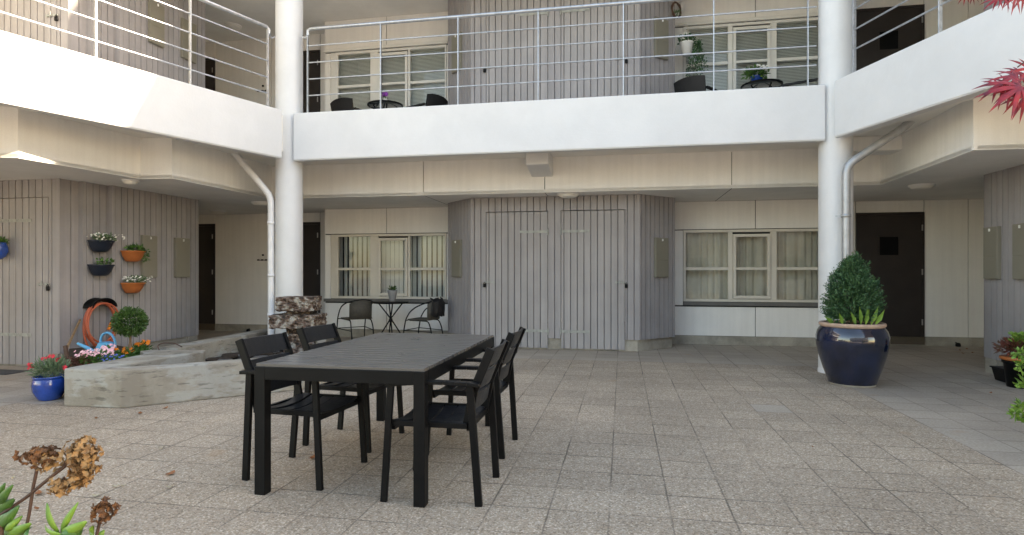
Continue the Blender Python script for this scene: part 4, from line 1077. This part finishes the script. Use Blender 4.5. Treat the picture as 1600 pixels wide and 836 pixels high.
# wall helpers on the left shed side
def onB(px):
    for i in range(1, 6):
        a, b = LS[i], LS[i+1]; L = (b-a).length; u = u_px(a, b, px)
        if -1e-3 <= u <= L+1e-3 and L > .15: return a+(b-a).normalized()*u
    return LS[2]
bn = Vector((UX, UY))                              # outward normal of the pots' wall
def wz_at(p, py): return CH+(HZ-py)/FP*p.y
def wall_pot(px, py_rim, py_bot, m, label, fl=None, nl=130, hang=False):
    p = onB(px)+bn*.05; zr = wz_at(p, py_rim); h = (py_bot-py_rim)/FP*p.y; r = .175
    Mx = Matrix.Translation((p.x, p.y, zr)) @ Matrix.Rotation(math.atan2(bn.y, bn.x), 4, 'Z')
    o = thing('wall_pot', label, 'wall pot', (p.x, p.y, zr-h), 'half round pots hung on the left shed')
    mb = MB(Mx); prof = [(0, -h), (r*.45, -h), (r*.62, -h*.9), (r*.86, -h*.5), (r*.97, -h*.15), (r*1.06, -.012), (r*1.06, .0), (r*.93, .0), (r*.9, -.02), (0, -.02)]
    mb.lathe(prof, (0, 0, 0), 26, a0=-math.pi/2, a1=math.pi/2); mb.lathe
    mb.add([(0, -r*.97, -h*.15), (0, -r*.62, -h*.9), (0, r*.62, -h*.9), (0, r*.97, -h*.15), (0, r, 0), (0, -r, 0)], [(0, 1, 2, 3, 4, 5)])
    mb.build('pot', m, o)
    mb = MB(Mx); cluster(mb, (.08, 0, .03), .10, .14, .05, nl, .055, .03, .2, .5)
    if hang:
        for k in range(40): add_leaf(mb, (.1, .15+random.uniform(-.03, .05), random.uniform(-.16, .04)), rdir(), rdir(), .05, .025)
    mb.build('foliage', M['leafgreen'] if fl is None else M['leafgrey'], o)
    if fl:
        mb = MB(Mx)
        for k in range(fl): flowers(mb, (random.uniform(.02, .2), random.uniform(-.22, .24), random.uniform(.0, .09)), .012, .01, 1, .016)
        mb.build('flower', M['wflower'], o)
wall_pot(150, 376, 394, M['navypl'], 'navy half pot with white flowers, upper of the two navy wall pots', 60, 160)
wall_pot(150, 413.5, 431, M['navypl'], 'navy half pot with sparse green leaves, lower of the two navy wall pots', None, 60)
wall_pot(200, 392, 409, M['terra'], 'orange half pot with green leaves trailing right, upper of the two orange wall pots', None, 110, True)
wall_pot(200, 441.5, 458, M['terra'], 'orange half pot with small white flowers, lower of the two orange wall pots', 50, 150)
# hose holder and hose
p = onB(148)+bn*.01
Mh = Matrix.Translation((p.x, p.y, 0)) @ Matrix.Rotation(math.atan2(bn.y, bn.x), 4, 'Z')
hz_ = wz_at(p, 478)
o = thing('hose_holder', 'black curved hose holder fixed to the left shed', 'hose holder', (p.x, p.y, hz_))
mb = MB(Mh); vs = []; n = 14
for k in range(n+1):
    a = math.pi*k/n; 
    for (x, rr) in ((.0, .17), (.035, .125), (.13, .125), (.165, .17)): vs.append((x, -rr*math.cos(a)*1.15, hz_-.02+rr*math.sin(a)*.75))
mb.add(vs, [(4*k+j, 4*k+4+j, 4*k+5+j, 4*k+1+j) for k in range(n) for j in range(3)], True); mb.build('cradle', M['black'], o, solid=.008)
o = thing('garden_hose', 'coiled orange garden hose hanging on the black holder', 'hose', (p.x, p.y, .3))
mb = MB(Mh); pts = []
for L in range(5):
    ry = .235+.022*math.sin(L*2.3); rz = .345-.035*((L*3) % 5)*.5; ox = .05+.022*L
    for k in range(28):
        a = math.pi/2+2*math.pi*k/28; t = (L*28+k)/(5*28)
        y = ry*math.cos(a)*(1+.0*t); zz = hz_+.05-rz+rz*math.sin(a)
        if math.sin(a) > .6: zz = hz_+.05-rz+rz*.6+(math.sin(a)-.6)*rz*.9
        pts.append((ox+.022*k/28+.01*math.sin(a*2), y+.01*math.sin(L*5+a), zz))
pts = pts[:-10]
mb.tube(pts, .0125, 8)
mb.tube(arc_pts([(.08, -.20, hz_-.2), (.09, -.17, hz_-.42), (.10, -.05, hz_-.60), (.12, .12, hz_-.68)], .08), .0105, 8)
mb.tube(arc_pts([(.12, .205, hz_-.1), (.12, .215, hz_-.3), (.12, .17, hz_-.48), (.14, .10, hz_-.60)], .08), .0105, 8)
mb.build('hose', M['orangehose'], o)
mb = MB(Mh); mb.tube([(.15, .06, hz_-.33), (.15, .11, hz_-.24)], .02, 10); mb.build('nozzle', M['oflower'], o)
mb = MB(Mh); mb.tube([(.15, .11, hz_-.24), (.15, .135, hz_-.20)], .022, 10); mb.build('coupling', M['black'], o)
# shovel / spade against the corner
a = G(106, 572, .25)
o = thing('garden_spade', 'old spade with wooden handle leaning on the left shed', 'spade', (a.x, a.y, .2))
top = Vector((*(onB(119)+bn*.06), 0)); tz = wz_at(top, 500)
mb = MB(); mb.tube([(a.x-.02, a.y, .42), (top.x, top.y, tz)], .013, 8); mb.build('shaft', M['wood'], o)
mb = MB(); mb.bar((a.x-.02, a.y-.01, .47), (a.x-.0, a.y-.01, .34), .03, .03, up=(0, 1, 0)); mb.build('socket', M['rust'], o)
mb = MB(); mb.add([(a.x-.11, a.y-.02, .345), (a.x+.09, a.y-.03, .345), (a.x+.10, a.y-.02, .2), (a.x, a.y, .1), (a.x-.10, a.y-.01, .2), (a.x-.01, a.y+.02, .28)], [(0, 5, 4), (0, 1, 5), (1, 2, 5), (2, 3, 5), (3, 4, 5)]); mb.build('blade', M['rust'], o, solid=.004)
ra = G(118, 577, .22)
o = thing('garden_fork', 'small rusty hand fork standing by the spade', 'garden fork', (ra.x, ra.y, .15))
mb = MB()
for k in (-.05, 0, .05): mb.tube(arc_pts([(ra.x, ra.y, .36), (ra.x+k, ra.y, .33), (ra.x+k*1.2, ra.y-.01, .16)], .02, 3), .006, 6)
mb.build('tines', M['rust'], o)

# blue pot on the ground with red flowers
p = G(77, 629, 0); py_ = p.y+.13; px_ = p.x*py_/p.y
o = thing('flower_pot', 'glossy bright blue pot of red flowers beside the basin', 'flower pot', (px_, py_, 0))
mb = MB(); mb.lathe([(0, 0), (.082, 0), (.10, .02), (.135, .09), (.143, .15), (.134, .20), (.130, .215), (.142, .228), (.14, .236), (.122, .234), (.115, .2), (0, .2)], (px_, py_, 0), 40); mb.build('pot', M['blueglaze'], o)
mb = MB(); cluster(mb, (px_+.01, py_, .30), .155, .14, .10, 900, .06, .010, .1, .8); mb.build('foliage', M['leafgrey'], o)
mb = MB()
for dx, dy, dz_ in ((-.14, -.05, .33), (-.03, -.02, .39), (.03, .0, .41), (.05, .04, .37), (-.15, -.04, .31), (-.02, .03, .40), (.16, -.02, .30)):
    flowers(mb, (px_+dx, py_+dy, dz_), .018, .03, 9, .018)
mb.build('flower', M['rflower'], o)
# blue round pot hung on the left door
A_, B_ = LS[0], LS[1]; u = u_px(A_, B_, 11); p = A_+(B_-A_).normalized()*u - CN*.12; zc = wz_at(p, 391)
o = thing('hanging_pot', 'round blue glazed pot hung on the left plank door', 'hanging pot', (p.x, p.y, zc-.12))
mb = MB(); mb.lathe([(0, -.125), (.045, -.12), (.09, -.08), (.115, -.02), (.112, .04), (.09, .085), (.10, .10), (.085, .10), (0, .08)], (p.x, p.y, zc), 32); mb.build('pot', M['blueglaze'], o)
mb = MB(); mb.bar((p.x, p.y, zc+.09), (p.x, p.y+.12, zc+.12), .02, .01); mb.build('hook', M['galv'], o)
mb = MB(); cluster(mb, (p.x, p.y, zc+.12), .11, .10, .05, 420, .045, .015, .1, .8); mb.build('foliage', M['leafgreen'], o)
# door mat
p = G(8, 583)
mb = MB(FR); s, t = ST(p.x, p.y); mb.box(s-.55, s+.16, t-.12, t+.16, 0.001, .014); o = mb.build('door_mat', M['mat'], bevel=.003); tag(recenter(o), 'dark rubber door mat before the left plank door', 'door mat')

# ------------------------------------------------------------------ big navy pot
p = G(1331, 607); by = p.y+.24; bx = p.x*by/p.y
o = thing('large_pot', 'large glossy navy urn pot with an evergreen, before the right column', 'plant pot', (bx, by, 0))
mb = MB(); mb.lathe([(0, 0), (.225, 0), (.235, .015), (.245, .05), (.29, .18), (.335, .33), (.362, .46), (.362, .54), (.345, .60), (.315, .645)], (bx, by, 0), 64); mb.build('body', M['navyglaze'], o)
mb = MB(); mb.lathe([(.227, .001), (.2365, .014), (.2395, .024)], (bx, by, .0), 64); mb.build('bare_foot', M['plinth'], o)
mb = MB(); mb.lathe([(.312, .644), (.326, .655), (.330, .675), (.322, .69), (.285, .69), (.28, .66), (0, .65)], (bx, by, 0), 64); mb.build('rim', M['clayrim'], o)
mb = MB(); mb.lathe([(.279, .668), (0, .672)], (bx, by, 0), 32); mb.build('soil', M['soil'], o)
o = thing('evergreen_shrub', 'dense upright conifer shrub growing in the large navy pot', 'shrub', (bx, by, .67))
mb = MB(); mb.tube([(bx, by, .66), (bx+.01, by, 1.25)], [.02, .006], 8); mb.build('trunk', M['trunk'], o)
mb = MB()
for k in range(1500):                               # sprays: a short twig with needles on both sides
    zz = random.random()**.9; 
    prof_r = .285*math.sin(min(1, (zz*.82+.20))*math.pi)**.55*(1-.28*zz)
    a = random.uniform(0, 6.283); rr = prof_r*(.30+.62*random.random())*(1+.10*math.sin(a*3+zz*9)+.06*math.sin(a*7))
    c = Vector((bx+rr*math.cos(a), by+rr*math.sin(a), .72+zz*.60))
    d = (Vector((math.cos(a), math.sin(a), 0))*(.9-.5*zz)+Vector((0, 0, .35+zz*.9))+rdir()*.35).normalized()
    L = random.uniform(.07, .13); sd = d.cross(rdir()).normalized()
    for i in range(11):
        q_ = c+d*(L*i/11); sg = -1 if i % 2 else 1
        add_leaf(mb, q_, d*.7+sd*sg*.8+rdir()*.25, rdir(), .038*(1-.03*i), .014)
for (dx, dy, dz_, n_) in ((-.25, -.05, .98, 16), (.2, -.1, 1.12, 14), (-.10, -.1, 1.36, 12), (.05, .0, 1.40, 18), (.27, -.03, .92, 12), (-.2, .0, 1.18, 12), (.13, -.05, 1.30, 12)):
    for _ in range(n_):
        c = Vector((bx+dx*.85, by+dy, dz_-.06))+rdir()*.03; d = (Vector((dx, dy, .35))*.8+Vector((0, 0, .25))+rdir()*.12).normalized()
        for i in range(9): add_leaf(mb, c+d*(.11*i/9), d+rdir()*.7, rdir(), .032, .011)
cluster(mb, (bx, by, .76), .24, .24, .07, 500, .05, .015, .3, .3)
mb.build('foliage', M['leafdk'], o)
o = thing('leafy_plant', 'broad green leaves at the foot of the shrub in the navy pot', 'plant', (bx, by-.2, .67))
mb = MB()
for dx, dy, a, L in ((-.24, -.1, 2.6, .17), (-.2, -.18, 2.0, .15), (-.04, -.24, 1.75, .22), (.0, -.25, 1.5, .19), (.06, -.24, 1.2, .23), (.11, -.23, 1.0, .2), (-.09, -.24, 2.1, .18), (.03, -.2, 1.4, .2)):
    add_leaf(mb, (bx+dx, by+dy, .67), Vector((math.cos(a)*.8, -.25, math.sin(a))), Vector((.2, -1, .3)), L, .06, .3, .1)
mb.build('foliage', M['leaflime'], o)

# ------------------------------------------------------------------ right edge pots
a = W(4.335, 7.74)
o = thing('planter_trough', 'black plastic trough against the right shed', 'planter', (a.x, a.y, 0))
mb = MB(FR); s, t = ST(a.x, a.y)
mb.add([(s-.09, t-.62, .0), (s+.09, t-.62, 0), (s+.09, t, 0), (s-.09, t, 0), (s-.115, t-.66, .15), (s+.115, t-.66, .15), (s+.115, t+.03, .15), (s-.115, t+.03, .15)], [(0, 3, 2, 1), (0, 1, 5, 4), (1, 2, 6, 5), (2, 3, 7, 6), (3, 0, 4, 7), (4, 5, 6, 7)]); mb.build('trough', M['black'], o, bevel=.01)
mb = MB(FR); mb.box(s-.125, s+.125, t-.67, t+.04, .142, .158); mb.build('rim', M['black'], o, bevel=.004)
def rpot(px, py, r, h, name, label, pm, pl):
    p = G(px, py); x, y = p.x, p.y+r*.5; o = thing(name, label, 'potted plant', (x, y, 0))
    mb = MB(); mb.lathe([(0, 0), (r*.75, 0), (r*.95, h*.85), (r*1.05, h*.87), (r*1.05, h), (r*.9, h), (0, h*.93)], (x, y, 0), 28); mb.build('pot', pm, o)
    return o, x, y
o, x, y = rpot(1603, 607, .15, .30, 'potted_shrub', 'terracotta rimmed dark pot with reddish shrub at the right edge', M['black'], None)
mb = MB(); mb.lathe([(.15, .29), (.175, .30), (.175, .33), (.15, .33), (0, .32)], (x, y, 0), 28); mb.build('saucer_rim', M['terra'], o)
mb = MB(); cluster(mb, (x-.02, y, .43), .21, .18, .09, 620, .055, .022, .1, .3); mb.build('foliage', M['leafburg'], o)
mb = MB(); cluster(mb, (x-.02, y-.05, .53), .13, .12, .06, 150, .05, .03, .1, .6); mb.build('new_growth', M['leaflime'], o)
# lime sprays of a nearer shrub reaching in from the right
o = thing('lime_shrub', 'lime green shrub sprays reaching in at the right edge above the paving', 'shrub', (3.85, 4.1, 0))
mb = MB(); mb.tube([(3.95, 4.05, 0), (3.9, 4.1, .4), (3.7, 4.2, .55)], [.012, .009, .005], 6); mb.tube([(3.95, 4.05, 0), (3.82, 4.1, .25), (3.72, 4.2, .26)], [.01, .007, .004], 6); mb.build('stem', M['stem'], o)
mb = MB()
for px, py, n, r in ((1597, 553, 60, .05), (1598, 572, 40, .04), (1594, 634, 46, .035), (1585, 646, 26, .025), (1600, 650, 30, .04), (1606, 600, 80, .07)):
    c = P3(px, py, 4.3); cluster(mb, c, r, r, r*.8, n, .045, .024, .1, .2)
cluster(mb, (3.95, 4.1, .5), .2, .2, .2, 260, .05, .026, .2, .3)
mb.build('foliage', M['leaflime'], o)

# ------------------------------------------------------------------ foreground hydrangea (bottom left)
HY = 1.55
def drytop(px, py, rx, rz, n, m, sz=.0095, name='flower_head'):
    c = P3(px, py, HY); mb = MB()
    rx *= .86; rz *= .9
    for _ in range(int(n*.8)):
        d = rdir(); r = random.uniform(.35, 1.08); p_ = c+Vector((d.x*rx, d.y*rx*.8, d.z*rz))*r
        f = (d+rdir()*.6).normalized(); s = f.cross(rdir()).normalized(); u_ = s.cross(f)
        for k in range(4):
            an = math.pi/2*k+.3; dd = s*math.cos(an)+u_*math.sin(an)
            add_leaf(mb, p_, dd+f*random.uniform(.1, .8), f, sz*random.uniform(.8, 1.3), sz*.95, .2, .1)
    return mb, c
hy = thing('hydrangea', 'hydrangea with dried brown flower heads and fresh green leaves in the near left corner', 'hydrangea', (P3(30, 830, HY).x, HY, 0))
for (px, py, rx, rz, n, m) in ((62, 712, .062, .026, 130, 'dry2'), (80, 722, .05, .03, 60, 'dry'), (128, 705, .052, .040, 190, 'dry'), (132, 728, .044, .035, 130, 'dry'), (122, 748, .036, .026, 90, 'dry'), (95, 760, .032, .028, 90, 'dry'), (162, 798, .040, .034, 95, 'dry2')):
    mb, c = drytop(px, py, rx, rz, n, m); mb.build('flower_head', M[m], hy)
mb = MB()
def st(pts, r): mb.tube([P3(a, b, HY) for a, b in pts], r, 6)
st([(36, 850), (46, 800), (52, 760), (58, 732)], .004); st([(0, 805), (40, 778), (80, 745), (100, 730), (112, 705)], .0045); st([(148, 850), (158, 805), (166, 777)], .004); st([(100, 745), (97, 770)], .003)
b0 = Vector((P3(30, 830, HY).x, HY, 0))
for (px, py) in ((36, 850), (0, 805), (148, 850), (92, 836)): mb.tube([b0+Vector((random.uniform(-.03, .03), random.uniform(-.03, .03), 0)), P3(px, py, HY)], .006, 6)
mb.build('stem', M['stem'], hy)
def bigleaf(mb, base, tip, w_, n=7, curl=.012):
    base = Vector(base); tip = Vector(tip); w_ *= .72; d = tip-base; s = d.cross(Vector((0, 1, .4))).normalized(); u_ = s.cross(d).normalized(); vs = []
    for i in range(n+1):
        t = i/n; wd = w_*math.sin(math.pi*min(1, t*.93+.03))**.75*(1-.25*t); c = base+d*t+u_*(-curl*math.sin(t*math.pi))
        vs += [c+s*wd/2+u_*wd*.18, c, c-s*wd/2+u_*wd*.18]
    mb.add(vs, [(3*i+j, 3*i+j+1, 3*i+j+4, 3*i+j+3) for i in range(n) for j in (0, 1)], True)
mb = MB(); ml = MB()
for (b, t, w_) in (((93, 835), (73, 786), .030), ((95, 832), (122, 785), .026), ((95, 836), (135, 815), .05), ((96, 836), (70, 820), .035), ((150, 840), (146, 822), .04), ((152, 842), (163, 828), .03), ((95, 838), (110, 842), .05), ((10, 838), (48, 818), .05), ((8, 830), (35, 806), .03)):
    bigleaf(ml, P3(*b, HY-.02+random.uniform(-.05, .05)), P3(*t, HY+random.uniform(-.06, .02)), w_)
for (b, t, w_) in (((-6, 800), (22, 780), .05), ((-5, 790), (20, 758), .035), ((-8, 830), (18, 800), .06), ((0, 825), (30, 790), .04), ((5, 815), (-2, 770), .04), ((0, 790), (12, 770), .04), ((-8, 845), (26, 830), .07), ((95, 850), (128, 822), .07), ((40, 850), (50, 822), .05), ((0, 778), (8, 755), .03)):
    bigleaf(mb, P3(*b, HY+random.uniform(-.05, .08)), P3(*t, HY+random.uniform(-.06, .02)), w_)
for _ in range(150):
    a = random.uniform(0, 6.28); r = random.uniform(.05, .2); zz = random.uniform(.2, .48)
    c = b0+Vector((r*math.cos(a)-.12, r*math.sin(a)-.05, zz)); bigleaf(mb, c, c+Vector((math.cos(a), math.sin(a), .2))*random.uniform(.06, .11), .05, 5)
mb.build('foliage', M['leafgreen'], hy, solid=.0006); ml.build('foliage', M['leaflime'], hy, solid=.0006, label='fresh lime green leaf shoots')

# ------------------------------------------------------------------ red maple (upper right)
MY = 1.7
mp_ = thing('red_maple', 'red cut leaf maple reaching in at the upper right corner', 'maple tree', (2.15, 1.5, 0))
mb = MB(); tip1 = P3(1590, 105, MY); tip2 = P3(1578, 0, MY)
mb.tube([(2.15, 1.5, 0), (2.1, 1.52, .8), (2.0, 1.55, 1.5), (1.85, 1.6, 2.1)], [.035, .028, .02, .012], 10)
mb.tube([(2.0, 1.55, 1.5), (1.75, 1.62, 1.85), (1.58, MY, 1.93), tip1], [.014, .008, .005, .002], 6); mb.tube([(1.85, 1.6, 2.1), (1.6, 1.65, 2.14), tip2+Vector((0, 0, .05))], [.01, .006, .002], 6)
mb.build('trunk', M['stem'], mp_)
def palm(mb, c, d, n_, L, seed=0):
    """a deeply cut palmate leaf: narrow pointed lobes fanning from c, middle lobe along d, in the plane with normal n_"""
    d = Vector(d).normalized(); n_ = Vector(n_).normalized(); s = d.cross(n_).normalized()
    for k, a in enumerate((-105, -70, -36, 0, 36, 70, 105)):
        a = R(a+random.uniform(-7, 7)); dd = d*math.cos(a)+s*math.sin(a); l = .86*L*(1, .97, .88, .6)[abs(k-3)]*random.uniform(.85, 1.08); wd = l*.21; sn = dd.cross(n_).normalized()
        vs = []; n = 6
        for i in range(n+1):
            t = i/n; w_ = wd*(.35+.65*math.sin(min(1, t*1.25)*math.pi*.75))*(1-t)**.65+.0002; cc = Vector(c)+dd*l*t-n_*0+Vector((0, 0, -1))*(.25*l*t*t)
            vs += [cc+sn*w_/2, cc+n_*w_*.12, cc-sn*w_/2]
        mb.add(vs, [(3*i+j, 3*i+j+1, 3*i+j+4, 3*i+j+3) for i in range(n) for j in (0, 1)], True)
mb = MB()
for (px, py, dx, dz_, L, oy) in ((1588, 118, -.9, -.35, .10, 0), (1572, 128, -.8, -.5, .10, .02), (1596, 135, -.85, -.5, .13, -.03), (1606, 140, -.3, -1, .10, .0), (1560, 132, -1, -.5, .07, .01), (1610, 108, -.9, .1, .09, .02), (1580, 140, -.4, -1, .075, -.02), (1603, 150, -.7, -.7, .09, .03), (1592, 112, -1, -.3, .08, .05),
                                (1568, -6, -.5, -.8, .05, 0), (1560, -4, -.9, -.5, .055, .02), (1575, -6, .1, -1, .045, .01), (1508, -8, -.1, -1, .03, 0), (1520, -8, .2, -1, .03, .01), (1588, -6, -.3, -1, .05, 0), (1600, -8, .0, -1, .05, .02), (1535, -12, -.2, -1, .03, 0)):
    palm(mb, P3(px, py, MY+oy), (dx, random.uniform(-.2, .2), dz_), (random.uniform(-.5, .1), -1, random.uniform(.1, .8)), L)
for _ in range(46):
    c = Vector((random.uniform(1.62, 2.5), random.uniform(1.2, 1.95), random.uniform(1.75, 2.35)))
    if (c.x-.0)/c.y*FP+800 < 1640: continue
    palm(mb, c, (random.uniform(-1, 1), random.uniform(-1, 1), -.5), (random.uniform(-.5, .5), random.uniform(-.5, .5), 1), .09)
mb.build('foliage', M['maple'], mp_)

# ------------------------------------------------------------------ fallen leaves on the paving
for (px, py, r, m) in ((266, 742, .035, 0), (488, 717, .034, 0), (265, 568+0, .0, 0), (219, 647, .03, 0), (258, 639, .028, 0), (150, 655, .02, 0), (318, 671, .016, 1), (252, 702, .018, 1), (265, 763, .018, 1), (181, 762, .016, 1), (193, 761, .014, 1), (150, 777, .018, 1), (1519, 547+0, .0, 0), (170, 695, .014, 1), (58, 797, .02, 0), (60, 773, .03, 0), (1500, 548, .03, 0), (1511, 546, .03, 0), (1520, 552, .028, 0), (1505, 553, .024, 0), (1548, 615, .02, 0), (1577, 604, .02, 0), (20, 749, .014, 1), (88, 717, .016, 0), (576, 735, .012, 1), (502, 732, .012, 1), (892, 575, .03, 1), (1270, 700, .008, 0)):
    if r == 0: continue
    p = G(px, py); mb = MB(Matrix.Translation((p.x, p.y, .004)) @ Matrix.Rotation(random.uniform(0, 6), 4, 'Z'))
    n = 8; vs = []
    for i in range(n+1):
        t = i/n*2-1; w_ = r*.55*(1-t*t)**.6; vs += [(t*r, w_, .006+.010*t*t), (t*r, 0, .002+.008*t*t), (t*r, -w_, .004+.006*abs(t))]
    mb.add(vs, [(3*i+j, 3*i+j+3, 3*i+j+4, 3*i+j+1) for i in range(n) for j in (0, 1)], True)
    o = mb.build('fallen_leaf', M['deadleaf2' if m else 'deadleaf'])
    tag(recenter(o), 'pale dry leaf fragment lying on the paving' if m else 'curled brown leaf lying on the paving', 'leaf', 'pale leaf scraps on the paving' if m else 'brown leaves on the paving')
# small drain stub by the right plinth and by the left plinth
for px, py, lab in ((1497, 541, 'small dark drain stub at the foot of the right corner wall'), (388, 515, 'small dark drain stub at the foot of the left corner wall')):
    v = W(s_at(px, TR-.06), TR-.06); mb = MB(); mb.lathe([(0, .0), (.035, 0), (.04, .03), (.03, .06), (0, .065)], (v.x, v.y, .0), 14); mb.tube([(v.x, v.y, .05), (v.x, v.y+.05, .06)], .012, 8)
    o = mb.build('drain_stub', M['black']); tag(recenter(o), lab, 'drain')
